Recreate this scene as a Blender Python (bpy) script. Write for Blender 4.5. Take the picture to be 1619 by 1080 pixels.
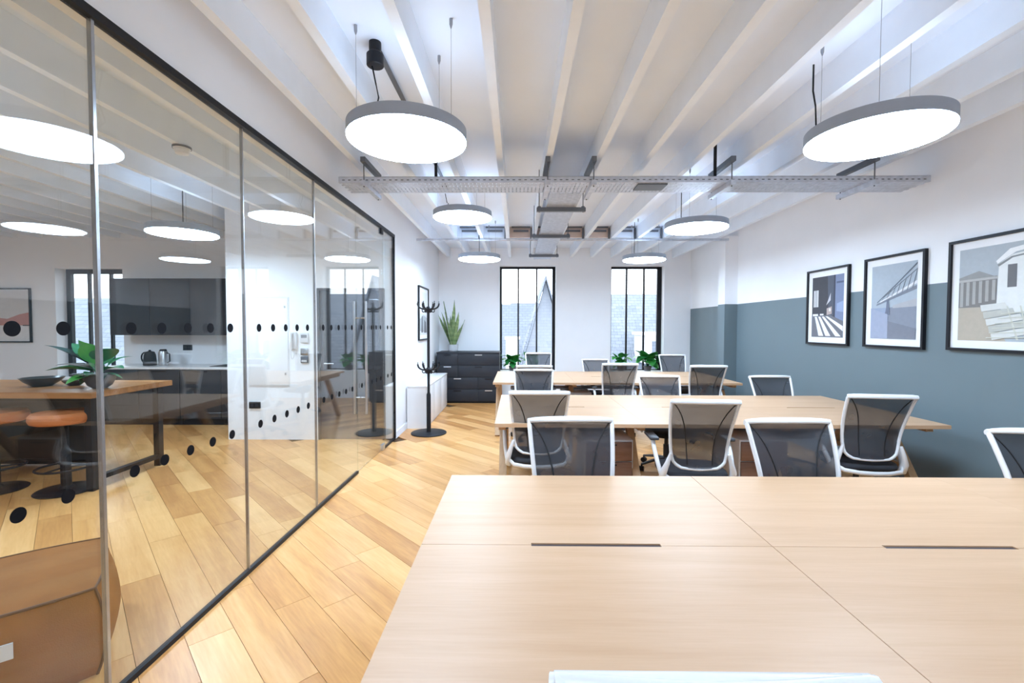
import bpy, bmesh, math, random
from mathutils import Vector, Matrix
random.seed(7)
for o in list(bpy.data.objects): bpy.data.objects.remove(o, do_unlink=True)
scene = bpy.context.scene
C = scene.collection
R = math.radians

# ------------------------------------------------------------------ camera
CAM_H = 1.48
cam = bpy.data.cameras.new('camera'); camo = bpy.data.objects.new('camera', cam); C.objects.link(camo)
cam.sensor_width = 36.0; cam.lens = 36.0 * 720.0 / 1619.0
cam.clip_start = 0.05; cam.clip_end = 200
camo.location = (0, 0, CAM_H)
camo.rotation_euler = (Matrix.Rotation(R(0.62), 3, 'Z') @ Matrix.Rotation(R(90 - 1.825), 3, 'X') @ Matrix.Rotation(R(0.095), 3, 'Z')).to_euler()
scene.camera = camo

# ------------------------------------------------------------------ world, exposure
LAMP = 29.0
CEILING_FILL = 2.6  # strength of the upward glow added to the lamps to lift the ceiling
SKY = 2.7
w = bpy.data.worlds.new('overcast_sky'); scene.world = w; w.use_nodes = True
bg = w.node_tree.nodes['Background']; bg.inputs[0].default_value = (0.88, 0.94, 1.0, 1); bg.inputs[1].default_value = SKY
vs = scene.view_settings
vs.view_transform = 'Standard'; vs.look = 'None'; vs.gamma = 1.0; vs.use_curve_mapping = False
vs.exposure = 0.9
scene.cycles.max_bounces = 14; scene.cycles.diffuse_bounces = 9; scene.cycles.transparent_max_bounces = 24

# ------------------------------------------------------------------ materials
def newmat(name):
    m = bpy.data.materials.new(name); m.use_nodes = True
    nt = m.node_tree; b = nt.nodes['Principled BSDF']
    return m, nt, b
def N(nt, typ, **kw):
    n = nt.nodes.new(typ)
    for k, v in kw.items(): setattr(n, k, v)
    return n
def plain(name, col, rough=0.5, metal=0.0, noise=0.06, scale=12.0, bump=0.0, spec=0.5, bscale=None):
    m, nt, b = newmat(name)
    b.inputs['Roughness'].default_value = rough; b.inputs['Metallic'].default_value = metal
    b.inputs['Specular IOR Level'].default_value = spec
    tc = N(nt, 'ShaderNodeTexCoord'); nz = N(nt, 'ShaderNodeTexNoise'); nz.inputs['Scale'].default_value = scale
    nz.inputs['Detail'].default_value = 4
    nt.links.new(tc.outputs['Object'], nz.inputs['Vector'])
    rp = N(nt, 'ShaderNodeValToRGB')
    rp.color_ramp.elements[0].position = 0.3; rp.color_ramp.elements[1].position = 0.7
    rp.color_ramp.elements[0].color = tuple(c * (1 - noise) for c in col) + (1,)
    rp.color_ramp.elements[1].color = tuple(min(1, c * (1 + noise)) for c in col) + (1,)
    nt.links.new(nz.outputs['Fac'], rp.inputs[0]); nt.links.new(rp.outputs[0], b.inputs['Base Color'])
    if bump:
        n2 = N(nt, 'ShaderNodeTexNoise'); n2.inputs['Scale'].default_value = bscale or scale * 8
        nt.links.new(tc.outputs['Object'], n2.inputs['Vector'])
        bp = N(nt, 'ShaderNodeBump'); bp.inputs['Strength'].default_value = bump; bp.inputs['Distance'].default_value = 0.01
        nt.links.new(n2.outputs['Fac'], bp.inputs['Height']); nt.links.new(bp.outputs[0], b.inputs['Normal'])
    return m
def emit(name, col, strength):
    m, nt, b = newmat(name)
    b.inputs['Base Color'].default_value = (*col, 1); b.inputs['Emission Color'].default_value = (*col, 1)
    b.inputs['Emission Strength'].default_value = strength
    return m
def wood(name, cols, rough=0.4, rot=0.0, stretch=(0.6, 9, 9), var=0.0, rnd=True, spec=0.4, fine=0.35):
    """cols = dark, mid, light; grain runs along local X turned by rot about Z"""
    m, nt, b = newmat(name)
    b.inputs['Roughness'].default_value = rough; b.inputs['Specular IOR Level'].default_value = spec
    tc = N(nt, 'ShaderNodeTexCoord'); oi = N(nt, 'ShaderNodeObjectInfo'); ge = N(nt, 'ShaderNodeNewGeometry')
    ad = N(nt, 'ShaderNodeMath', operation='ADD'); nt.links.new(oi.outputs['Random'], ad.inputs[0]); nt.links.new(ge.outputs['Random Per Island'], ad.inputs[1])
    fr = N(nt, 'ShaderNodeMath', operation='FRACT'); nt.links.new(ad.outputs[0], fr.inputs[0])
    mp = N(nt, 'ShaderNodeMapping'); mp.vector_type = 'TEXTURE'; mp.inputs['Rotation'].default_value = (0, 0, rot)
    nt.links.new(tc.outputs['Object'], mp.inputs['Vector'])
    sc = N(nt, 'ShaderNodeVectorMath', operation='MULTIPLY'); sc.inputs[1].default_value = stretch
    nt.links.new(mp.outputs[0], sc.inputs[0])
    of = N(nt, 'ShaderNodeVectorMath', operation='ADD'); nt.links.new(sc.outputs[0], of.inputs[0])
    k = N(nt, 'ShaderNodeMath', operation='MULTIPLY'); k.inputs[1].default_value = 57.0 if rnd else 0.0
    nt.links.new(fr.outputs[0], k.inputs[0]); nt.links.new(k.outputs[0], of.inputs[1])
    n1 = N(nt, 'ShaderNodeTexNoise'); n1.inputs['Scale'].default_value = 1.0; n1.inputs['Detail'].default_value = 5; n1.inputs['Distortion'].default_value = 0.6
    nt.links.new(of.outputs[0], n1.inputs['Vector'])
    n2 = N(nt, 'ShaderNodeTexNoise'); n2.inputs['Scale'].default_value = 9.0; n2.inputs['Detail'].default_value = 6
    nt.links.new(of.outputs[0], n2.inputs['Vector'])
    mx = N(nt, 'ShaderNodeMix'); mx.inputs[0].default_value = fine
    nt.links.new(n1.outputs['Fac'], mx.inputs[2]); nt.links.new(n2.outputs['Fac'], mx.inputs[3])
    v = N(nt, 'ShaderNodeMath', operation='MULTIPLY_ADD'); nt.links.new(fr.outputs[0], v.inputs[0]); v.inputs[1].default_value = var; v.inputs[2].default_value = -var / 2
    a2 = N(nt, 'ShaderNodeMath', operation='ADD'); nt.links.new(mx.outputs[0], a2.inputs[0]); nt.links.new(v.outputs[0], a2.inputs[1])
    rp = N(nt, 'ShaderNodeValToRGB'); e = rp.color_ramp.elements
    e[0].position = 0.25; e[1].position = 0.75; e[0].color = (*cols[0], 1); e[1].color = (*cols[2], 1)
    x = e.new(0.5); x.color = (*cols[1], 1)
    nt.links.new(a2.outputs[0], rp.inputs[0]); nt.links.new(rp.outputs[0], b.inputs['Base Color'])
    return m
def glassmat(name, tint, f0=0.04):
    m, nt, b = newmat(name); nt.nodes.remove(b)
    out = nt.nodes['Material Output']
    lw = N(nt, 'ShaderNodeLayerWeight'); lw.inputs[0].default_value = 0.5
    p = N(nt, 'ShaderNodeMath', operation='POWER'); p.inputs[1].default_value = 5.0; nt.links.new(lw.outputs['Facing'], p.inputs[0])
    a = N(nt, 'ShaderNodeMath', operation='MULTIPLY_ADD'); a.inputs[1].default_value = 1 - f0; a.inputs[2].default_value = f0; nt.links.new(p.outputs[0], a.inputs[0])
    t = N(nt, 'ShaderNodeBsdfTransparent'); t.inputs[0].default_value = (*tint, 1)
    g = N(nt, 'ShaderNodeBsdfGlossy'); g.inputs['Roughness'].default_value = 0.0; g.inputs['Color'].default_value = (1, 1, 1, 1)
    mx = N(nt, 'ShaderNodeMixShader'); nt.links.new(a.outputs[0], mx.inputs[0]); nt.links.new(t.outputs[0], mx.inputs[1]); nt.links.new(g.outputs[0], mx.inputs[2])
    nt.links.new(mx.outputs[0], out.inputs['Surface'])
    return m
def meshfabric(name, col, see):
    m, nt, b = newmat(name); out = nt.nodes['Material Output']
    b.inputs['Base Color'].default_value = (*col, 1); b.inputs['Roughness'].default_value = 0.7
    tc = N(nt, 'ShaderNodeTexCoord'); nz = N(nt, 'ShaderNodeTexNoise'); nz.inputs['Scale'].default_value = 9
    nt.links.new(tc.outputs['Object'], nz.inputs['Vector'])
    ma = N(nt, 'ShaderNodeMath', operation='MULTIPLY_ADD'); ma.inputs[1].default_value = 0.1; ma.inputs[2].default_value = see - 0.05
    nt.links.new(nz.outputs['Fac'], ma.inputs[0])
    t = N(nt, 'ShaderNodeBsdfTransparent'); mx = N(nt, 'ShaderNodeMixShader')
    nt.links.new(ma.outputs[0], mx.inputs[0]); nt.links.new(b.outputs[0], mx.inputs[1]); nt.links.new(t.outputs[0], mx.inputs[2])
    nt.links.new(mx.outputs[0], out.inputs['Surface'])
    return m
def courses(name, c1, c2, mortar, scale, bw=0.5, rh=0.25):
    m, nt, b = newmat(name)
    b.inputs['Roughness'].default_value = 0.8
    tc = N(nt, 'ShaderNodeTexCoord'); br = N(nt, 'ShaderNodeTexBrick')
    br.inputs['Scale'].default_value = scale; br.inputs['Brick Width'].default_value = bw; br.inputs['Row Height'].default_value = rh
    br.inputs['Color1'].default_value = (*c1, 1); br.inputs['Color2'].default_value = (*c2, 1); br.inputs['Mortar'].default_value = (*mortar, 1)
    br.inputs['Mortar Size'].default_value = 0.02
    mp = N(nt, 'ShaderNodeMapping'); mp.inputs['Rotation'].default_value = (R(90), 0, 0)
    nt.links.new(tc.outputs['Object'], mp.inputs['Vector']); nt.links.new(mp.outputs[0], br.inputs['Vector']); nt.links.new(br.outputs[0], b.inputs['Base Color'])
    return m
def leafmat(name, c1, c2, rough=0.35, scale=4.0):
    m = plain(name, tuple((a + b) / 2 for a, b in zip(c1, c2)), rough)
    r = [n for n in m.node_tree.nodes if n.type == 'VALTORGB'][0]
    r.color_ramp.elements[0].color = (*c1, 1); r.color_ramp.elements[1].color = (*c2, 1)
    nz = [n for n in m.node_tree.nodes if n.type == 'TEX_NOISE'][0]; nz.inputs['Scale'].default_value = scale
    return m

M = {}
M['white'] = plain('white_plaster', (0.885, 0.893, 0.915), 0.75, noise=0.012, scale=3, bump=0.02, bscale=90)
M['ceil'] = plain('white_painted_boards', (0.80, 0.87, 0.97), 0.7, noise=0.02, scale=2)
M['joist'] = plain('white_painted_timber', (0.845, 0.90, 0.975), 0.55, noise=0.02, scale=6)
M['blue'] = plain('slate_blue_paint', (0.150, 0.198, 0.220), 0.55, noise=0.02, scale=3)
M['plank'] = wood('oak_floorboard', ((0.50, 0.225, 0.070), (0.69, 0.35, 0.118), (0.83, 0.485, 0.20)), 0.30, rot=R(-45), stretch=(0.8, 9, 9), var=0.42, fine=0.3)
M['sub'] = plain('dark_underlay', (0.10, 0.05, 0.02), 0.9)
M['desk'] = wood('pale_oak_laminate', ((0.525, 0.315, 0.175), (0.58, 0.362, 0.213), (0.63, 0.405, 0.25)), 0.42, stretch=(0.9, 16, 16), var=0.06, fine=0.3)
M['deskleg'] = wood('oak_leg', ((0.42, 0.25, 0.12), (0.54, 0.34, 0.18), (0.62, 0.42, 0.25)), 0.45, stretch=(6, 6, 1), var=0.05)
M['table'] = wood('oiled_table_timber', ((0.20, 0.085, 0.028), (0.33, 0.145, 0.048), (0.42, 0.20, 0.07)), 0.35, stretch=(0.8, 9, 9), var=0.15)
M['darkslot'] = plain('dark_brown_brush_strip', (0.045, 0.028, 0.03), 0.6)
M['black'] = plain('black_metal', (0.012, 0.012, 0.015), 0.45, spec=0.25)
M['blackdot'] = plain('black_vinyl', (0.006, 0.006, 0.008), 0.7, spec=0.08)
M['glass'] = glassmat('clear_partition_glass', (0.94, 0.96, 0.955), 0.042)
M['wglass'] = glassmat('window_glass', (0.97, 0.98, 0.99), 0.03)
M['joint'] = plain('silver_glass_joint', (0.42, 0.43, 0.45), 0.25, metal=0.8)
M['steel'] = plain('brushed_steel', (0.55, 0.56, 0.58), 0.3, metal=0.9)
M['galv'] = plain('galvanised_steel', (0.58, 0.61, 0.68), 0.4, metal=0.6, noise=0.12, scale=20)
M['galvdark'] = plain('grey_channel_steel', (0.16, 0.17, 0.19), 0.45, metal=0.6)
M['chairwhite'] = plain('white_chair_plastic', (0.80, 0.80, 0.81), 0.35, noise=0.01)
M['chairmesh'] = meshfabric('charcoal_mesh', (0.040, 0.042, 0.052), 0.17)
M['chairseam'] = plain('black_seam_cord', (0.01, 0.01, 0.012), 0.6)
M['seat'] = plain('charcoal_seat_fabric', (0.028, 0.028, 0.033), 0.85, bump=0.1, bscale=300)
M['chairbase'] = plain('dark_grey_nylon', (0.05, 0.05, 0.055), 0.45)
M['lampbody'] = plain('grey_blue_lamp_enamel', (0.34, 0.39, 0.47), 0.5, noise=0.02)
M['diff'] = emit('lamp_diffuser', (0.60, 0.785, 1.0), LAMP)
M['up'] = emit('added_ceiling_fill', (0.70, 0.83, 1.0), CEILING_FILL)  # added fill glow for the ceiling, not a lamp's own light
M['wire'] = plain('thin_steel_wire', (0.35, 0.35, 0.37), 0.4, metal=0.6)
M['cabinet'] = plain('charcoal_laminate', (0.028, 0.030, 0.037), 0.5, spec=0.3, noise=0.05)
M['kdark'] = plain('graphite_kitchen_laminate', (0.036, 0.039, 0.046), 0.5, spec=0.3, noise=0.03)
M['kwhite'] = plain('white_worktop', (0.80, 0.80, 0.80), 0.3, noise=0.02)
M['pwhite'] = plain('white_lacquer', (0.82, 0.82, 0.83), 0.4, noise=0.01)
M['pbrown'] = wood('brown_drawer_front', ((0.20, 0.11, 0.08), (0.28, 0.16, 0.12), (0.34, 0.21, 0.16)), 0.25, stretch=(1, 6, 6))
M['leather'] = plain('tan_leather', (0.29, 0.105, 0.024), 0.65, spec=0.15, noise=0.16, scale=5, bump=0.15, bscale=220)
M['leather2'] = plain('tan_stool_leather', (0.46, 0.14, 0.038), 0.45, spec=0.3, noise=0.10, scale=6, bump=0.08, bscale=200)
M['leatherseam'] = plain('dark_leather_piping', (0.10, 0.035, 0.012), 0.6)
M['tag'] = plain('white_fabric_tag', (0.80, 0.80, 0.80), 0.8)
M['leafA'] = leafmat('bright_green_leaf', (0.02, 0.24, 0.045), (0.12, 0.50, 0.07))
M['leafE'] = leafmat('fresh_green_leaf', (0.02, 0.24, 0.05), (0.07, 0.40, 0.09), 0.5)
M['leafB'] = leafmat('deep_green_leaf', (0.008, 0.10, 0.045), (0.03, 0.22, 0.08))
M['leafC'] = leafmat('banded_sword_leaf', (0.07, 0.15, 0.045), (0.34, 0.42, 0.20), 0.45, 14)
M['leafD'] = leafmat('dark_slate_green_leaf', (0.010, 0.030, 0.035), (0.02, 0.07, 0.06))
M['potgrey'] = plain('grey_stone_pot', (0.11, 0.11, 0.12), 0.6, noise=0.15, scale=20)
M['potlight'] = plain('pale_grey_pot', (0.52, 0.53, 0.55), 0.5, noise=0.08, scale=16)
M['soil'] = plain('dark_soil', (0.03, 0.02, 0.014), 0.95, noise=0.3, scale=60)
M['bowl'] = plain('black_glazed_bowl', (0.02, 0.023, 0.022), 0.3, noise=0.2)
M['mat_board'] = plain('white_mount_board', (0.86, 0.86, 0.87), 0.8, noise=0.005)
M['plug'] = plain('white_switch_plastic', (0.70, 0.70, 0.71), 0.4)
M['plate'] = plain('pale_grey_hatch_paint', (0.80, 0.80, 0.815), 0.55, noise=0.01)
M['screen'] = plain('grey_display', (0.22, 0.23, 0.25), 0.25)
M['doorgrey'] = plain('charcoal_door_paint', (0.045, 0.05, 0.06), 0.4, noise=0.03)
M['nog'] = plain('bare_timber_block', (0.66, 0.53, 0.46), 0.7, noise=0.08, scale=8)
M['slate'] = courses('blue_slate_roof', (0.145, 0.175, 0.225), (0.17, 0.20, 0.255), (0.09, 0.11, 0.15), 3.2, 0.7, 0.34)
M['slate2'] = courses('pale_slate_roof', (0.165, 0.195, 0.245), (0.21, 0.24, 0.29), (0.09, 0.11, 0.15), 3.4, 0.9, 0.40)
M['outwall'] = courses('pale_painted_brick', (0.25, 0.28, 0.335), (0.27, 0.30, 0.355), (0.23, 0.26, 0.31), 3.0)
M['outwhite'] = plain('white_render', (0.85, 0.86, 0.88), 0.8)
M['outground'] = plain('grey_paving', (0.30, 0.31, 0.33), 0.9)

def flat(name, col, rough=0.6):
    if name in M: return M[name]
    M[name] = plain(name, col, rough, noise=0.03, scale=30); return M[name]

# ------------------------------------------------------------------ mesh helpers
class MB:
    def __init__(s): s.v = []; s.f = []; s.mi = []; s.k = 0
    def add(s, vs, fs):
        n = len(s.v); s.v += [tuple(p) for p in vs]
        for f in fs: s.f.append([i + n for i in f]); s.mi.append(s.k)
        return s
    def box(s, x0, x1, y0, y1, z0, z1, bev=0.0, seg=2):
        if bev <= 0:
            vs = [(x0,y0,z0),(x1,y0,z0),(x1,y1,z0),(x0,y1,z0),(x0,y0,z1),(x1,y0,z1),(x1,y1,z1),(x0,y1,z1)]
            return s.add(vs, [(0,3,2,1),(4,5,6,7),(0,1,5,4),(1,2,6,5),(2,3,7,6),(3,0,4,7)])
        bm = bmesh.new(); bmesh.ops.create_cube(bm, size=1)
        for v in bm.verts:
            v.co = ((x0+x1)/2 + v.co.x*(x1-x0), (y0+y1)/2 + v.co.y*(y1-y0), (z0+z1)/2 + v.co.z*(z1-z0))
        bmesh.ops.bevel(bm, geom=bm.edges[:], offset=bev, segments=seg, affect='EDGES', profile=0.5)
        bm.verts.ensure_lookup_table(); bm.verts.index_update()
        s.add([v.co[:] for v in bm.verts], [[v.index for v in f.verts] for f in bm.faces]); bm.free(); return s
    def lathe(s, prof, cx=0, cy=0, n=24, cap=True):
        """prof: list of (r,z) from bottom to top"""
        vs = []; fs = []
        for r, z in prof:
            for i in range(n):
                a = 2*math.pi*i/n; vs.append((cx + r*math.cos(a), cy + r*math.sin(a), z))
        for j in range(len(prof)-1):
            for i in range(n):
                a = j*n+i; b = j*n+(i+1) % n; fs.append((a, b, b+n, a+n))
        if cap:
            fs.append(tuple(reversed(range(n)))); m = (len(prof)-1)*n; fs.append(tuple(range(m, m+n)))
        return s.add(vs, fs)
    def tube(s, pts, r, n=8, closed=False, ref=(0,0,1), r2=None, cap=True):
        """sweep an ellipse (r across, r2 along ref) on a polyline; r may be a list"""
        P = [Vector(p) for p in pts]; m = len(P); ref = Vector(ref); vs = []; fs = []
        for i in range(m):
            if closed: t = P[(i+1) % m] - P[i-1]
            else: t = P[min(i+1, m-1)] - P[max(i-1, 0)]
            t.normalize(); u = t.cross(ref)
            if u.length < 1e-3: u = t.cross(Vector((1, 0.02, 0)))
            u.normalize(); v = u.cross(t).normalized()
            ra = r[i] if isinstance(r, (list, tuple)) else r
            rb = ra if r2 is None else (r2[i] if isinstance(r2, (list, tuple)) else r2)
            for k in range(n):
                a = 2*math.pi*k/n; vs.append(P[i] + u*ra*math.cos(a) + v*rb*math.sin(a))
        for i in range(m if closed else m-1):
            for k in range(n):
                a = i*n+k; b = i*n+(k+1) % n; c = ((i+1) % m)*n+(k+1) % n; d = ((i+1) % m)*n+k
                fs.append((a, b, c, d))
        if cap and not closed:
            fs.append(tuple(reversed(range(n)))); fs.append(tuple(range((m-1)*n, m*n)))
        return s.add(vs, fs)
    def bar(s, a, b, wx, wy, ref=(0,1,0)):
        """square bar between two points"""
        A = Vector(a); B = Vector(b); t = (B-A).normalized(); u = t.cross(Vector(ref)).normalized(); v = u.cross(t).normalized()
        vs = []
        for p in (A, B):
            for i, j in ((-1,-1),(1,-1),(1,1),(-1,1)): vs.append(p + u*i*wx/2 + v*j*wy/2)
        return s.add(vs, [(3,2,1,0),(4,5,6,7),(0,1,5,4),(1,2,6,5),(2,3,7,6),(3,0,4,7)])
    def prism(s, poly, y0, y1):
        """polygon in XZ (counter-clockwise seen from -Y) from y0 (front) to y1"""
        n = len(poly); vs = [(x, y0, z) for x, z in poly] + [(x, y1, z) for x, z in poly]
        fs = [tuple(range(n)), tuple(reversed(range(n, 2*n)))]
        fs += [(i, i+n, (i+1) % n + n, (i+1) % n) for i in range(n)]
        return s.add(vs, fs)
    def zprism(s, poly, z0, z1):
        n = len(poly); vs = [(x, y, z0) for x, y in poly] + [(x, y, z1) for x, y in poly]
        fs = [tuple(reversed(range(n))), tuple(range(n, 2*n))]
        fs += [(i, (i+1) % n, (i+1) % n + n, i+n) for i in range(n)]
        return s.add(vs, fs)
    def mesh(s, name, mats, smooth=True, angle=35):
        me = bpy.data.meshes.new(name); me.from_pydata(s.v, [], s.f); me.update()
        if not isinstance(mats, (list, tuple)): mats = [mats]
        for m in mats: me.materials.append(m)
        if len(mats) > 1:
            for p, k in zip(me.polygons, s.mi): p.material_index = k
        bm = bmesh.new(); bm.from_mesh(me); bmesh.ops.recalc_face_normals(bm, faces=bm.faces[:]); bm.to_mesh(me); bm.free()
        if smooth:
            me.shade_smooth(); me.set_sharp_from_angle(angle=R(angle))
        return me
    def build(s, name, mats, parent=None, smooth=True, angle=35, loc=None):
        o = bpy.data.objects.new(name, s.mesh(name, mats, smooth, angle)); C.objects.link(o)
        if parent: o.parent = parent
        if loc: o.location = loc
        return o

def tag(o, label=None, cat=None, group=None, kind=None):
    if label: o['label'] = label
    if cat: o['category'] = cat
    if group: o['group'] = group
    if kind: o['kind'] = kind
    return o
def thing(name, label, cat, loc=(0,0,0), rz=0.0, group=None):
    o = bpy.data.objects.new(name, None); C.objects.link(o); o.empty_display_size = 0.1
    o.location = loc; o.rotation_euler = (0, 0, rz)
    return tag(o, label, cat, group)
def copy_tree(o, parent=None):
    c = o.copy(); C.objects.link(c); c.parent = parent
    for ch in list(o.children): copy_tree(ch, c)
    return c
def mkobj(name, mesh, parent=None, loc=(0,0,0), rot=(0,0,0), scale=(1,1,1)):
    o = bpy.data.objects.new(name, mesh); C.objects.link(o); o.parent = parent
    o.location = loc; o.rotation_euler = rot; o.scale = scale
    return o
def bez(p0, p1, p2, p3, n=8):
    P = [Vector(p) for p in (p0, p1, p2, p3)]; r = []
    for i in range(n+1):
        t = i/n; r.append(P[0]*(1-t)**3 + P[1]*3*t*(1-t)**2 + P[2]*3*t*t*(1-t) + P[3]*t**3)
    return r

# ------------------------------------------------------------------ room measures
GX = -1.61            # plane of the glass partition
RX = 3.56             # right wall
BY = 9.40             # back wall
FY = -2.6             # wall behind the camera
KX = -9.0             # far left wall of the kitchen room
KY = 7.30             # back wall of the kitchen room
PY = 5.89             # white wall with the door beyond the glass
CZ = 3.10             # ceiling boards
JZ = 2.90             # underside of joists

# ------------------------------------------------------------------ floor
fl = MB().box(KX, RX, FY, BY+0.02, -0.06, -0.014).build('floor', M['sub'], smooth=False); tag(fl, kind='structure')
def clip(poly, a, b, c):
    out = []
    for i in range(len(poly)):
        p, q = poly[i], poly[(i+1) % len(poly)]
        dp = a*p[0]+b*p[1]-c; dq = a*q[0]+b*q[1]-c
        if dp <= 0: out.append(p)
        if (dp < 0) != (dq < 0) and dp != dq:
            t = dp/(dp-dq); out.append((p[0]+t*(q[0]-p[0]), p[1]+t*(q[1]-p[1])))
    return out
def area(p): return abs(sum(p[i][0]*p[(i+1) % len(p)][1]-p[(i+1) % len(p)][0]*p[i][1] for i in range(len(p))))/2
U = Vector((math.cos(R(-45)), math.sin(R(-45)))); V = Vector((-U.y, U.x))
PW = 0.186; planks = []
rng = random.Random(3)
for row in range(-60, 80):
    s = -14 + rng.random()
    while s < 14:
        L = rng.choice((0.75, 0.95, 1.15, 1.4)); g = 0.0011
        a, b = s+g, s+L-g; c, d = row*PW+g, (row+1)*PW-g
        poly = [tuple(U*i + V*j) for i, j in ((a, c), (b, c), (b, d), (a, d))]
        s += L
        for cl in ((1,0,RX), (-1,0,-KX), (0,1,BY), (0,-1,-FY)):
            if len(poly) > 2: poly = clip(poly, *cl)
        if len(poly) < 3 or area(poly) < 0.002: continue
        cx = sum(p[0] for p in poly)/len(poly); cy = sum(p[1] for p in poly)/len(poly)
        if cx < -1.75 and cy > KY: continue
        if -3.6 < cx < -1.75 and cy > PY+0.3: continue
        sc = 0.0
        if cy > 0.8:
            px = 817 + cx/cy*720; py = 517 + CAM_H/cy*720
            if -150 < px < 1700 and py < 1250 and not (cx > 0.35): sc = area(poly)/cy**3
        planks.append((sc, poly))
planks.sort(key=lambda t: -t[0])
rest = MB()
for i, (sc, poly) in enumerate(planks):
    if i < 300 and sc > 0: MB().zprism(poly, -0.014, 0).build('plank', M['plank'], fl, smooth=False)
    else: rest.zprism(poly, -0.014, 0)
tag(rest.build('planks_beyond', M['plank'], fl, smooth=False), kind='stuff')

# ------------------------------------------------------------------ ceiling and joists
ce = MB().box(KX-0.2, RX+0.2, FY-0.2, BY+0.2, CZ, CZ+0.15).build('ceiling', M['ceil'], smooth=False); tag(ce, kind='structure')
jm = {}
JX = [-0.148 + 0.4175*k for k in range(-21, 9)]
for x in JX:
    if x > RX-0.05 or x < KX+0.1 or abs(x-GX) < 0.13: continue
    y1 = KY if x < GX else BY
    if -3.78 < x < GX: y1 = PY
    if y1 not in jm:
        jm[y1] = MB().box(-0.027, 0.027, FY, y1, JZ, CZ).mesh('joist', M['joist'], smooth=False)
    mkobj('joist', jm[y1], ce, (x, 0, 0))
# timber blocks between the joists near the back, with a dark strap
for k in range(-2, 6):
    xa = -0.148 + 0.4175*k + 0.027; xb = xa + 0.4175 - 0.054
    nb = MB().box(xa, xb, 7.42, 7.47, JZ+0.03, CZ).build('timber_block', M['nog'] if k in (0, 1, 2, 3) else M['ceil'], ce, smooth=False)
    MB().box(xa+0.06, xb-0.06, 7.395, 7.42, JZ+0.115, JZ+0.145).build('strap', M['galvdark'], nb, smooth=False)
    MB().box(xa+0.03, xb-0.03, 7.39, 7.42, CZ-0.022, CZ).build('top_rail', M['galvdark'], nb, smooth=False)
    MB().box(xb-0.03, xb-0.012, 7.36, 7.42, JZ-0.01, CZ-0.03).build('hanger', M['galvdark'], nb, smooth=False)

# ------------------------------------------------------------------ walls
def struct(o, label=None): return tag(o, label, kind='structure')
mb = MB(); mb.box(GX-0.12, GX, FY, 5.95, 2.675, CZ); mb.box(GX-0.12, GX, 5.95, BY, 0, CZ)
struct(mb.build('wall_left', M['white'], smooth=False))
mb = MB(); mb.k = 0; mb.box(RX, RX+0.15, FY, BY, 1.855, CZ); mb.k = 1; mb.box(RX, RX+0.15, FY, BY, 0, 1.855)
wr = struct(mb.build('wall_right', [M['white'], M['blue']], smooth=False))
mb = MB(); mb.k = 0; mb.box(RX-0.205, RX, 7.41, 7.65, 1.855, JZ+0.05); mb.k = 1; mb.box(RX-0.205, RX, 7.41, 7.65, 0, 1.855)
mb.build('pier', [M['white'], M['blue']], wr, smooth=False)
# back wall with two window openings
W1 = (-0.36, 0.80); W2 = (1.93, 3.02); WZ0, WZ1 = 0.55, 2.74
BT = 0.26
def wall_with_holes(name, x0, x1, y0, y1, z1, holes, mat):
    mb = MB(); xs = x0
    for a, b, za, zb in holes:
        mb.box(xs, a, y0, y1, 0, z1); mb.box(a, b, y0, y1, 0, za); mb.box(a, b, y0, y1, zb, z1); xs = b
    mb.box(xs, x1, y0, y1, 0, z1)
    return struct(mb.build(name, mat, smooth=False))
wall_with_holes('wall_back', GX-0.12, RX+0.15, BY, BY+BT, CZ, [(W1[0], W1[1], WZ0, WZ1), (W2[0], W2[1], WZ0, WZ1)], M['white'])
struct(MB().box(KX-0.15, RX+0.15, FY-0.15, FY, 0, CZ).build('wall_front', M['white'], smooth=False))
struct(MB().box(KX-0.15, KX, FY, KY, 0, CZ).build('wall_kitchen_left', M['white'], smooth=False))
KW = (-7.46, -6.36, 0.62, 2.42)
wall_with_holes('wall_kitchen_back', KX-0.15, -3.66, KY, KY+0.26, CZ, [KW], M['white'])
# white wall with the dark door
mb = MB(); mb.box(-3.78, -2.60, PY, PY+0.12, 0, CZ); mb.box(-2.60, -1.73, PY, PY+0.12, 1.98, CZ); mb.box(-3.78, -3.66, PY+0.12, KY, 0, CZ)
struct(mb.build('wall_kitchen_partition', M['white'], smooth=False))
d1 = struct(MB().box(-2.57, -1.76, PY+0.03, PY+0.075, 0.004, 1.95).build('door_1', M['doorgrey'], smooth=False))
mb = MB(); mb.box(-2.60, -2.57, PY+0.005, PY+0.11, 0, 1.98); mb.box(-1.76, -1.735, PY+0.005, PY+0.11, 0, 1.98); mb.box(-2.57, -1.76, PY+0.005, PY+0.11, 1.95, 1.98)
mb.build('door_frame', M['doorgrey'], d1, smooth=False)
mb = MB(); mb.tube([(-2.50, PY+0.03, 1.0), (-2.50, PY-0.02, 1.0), (-2.38, PY-0.02, 1.0)], 0.009, 8); mb.build('door_handle', M['steel'], d1)

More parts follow.
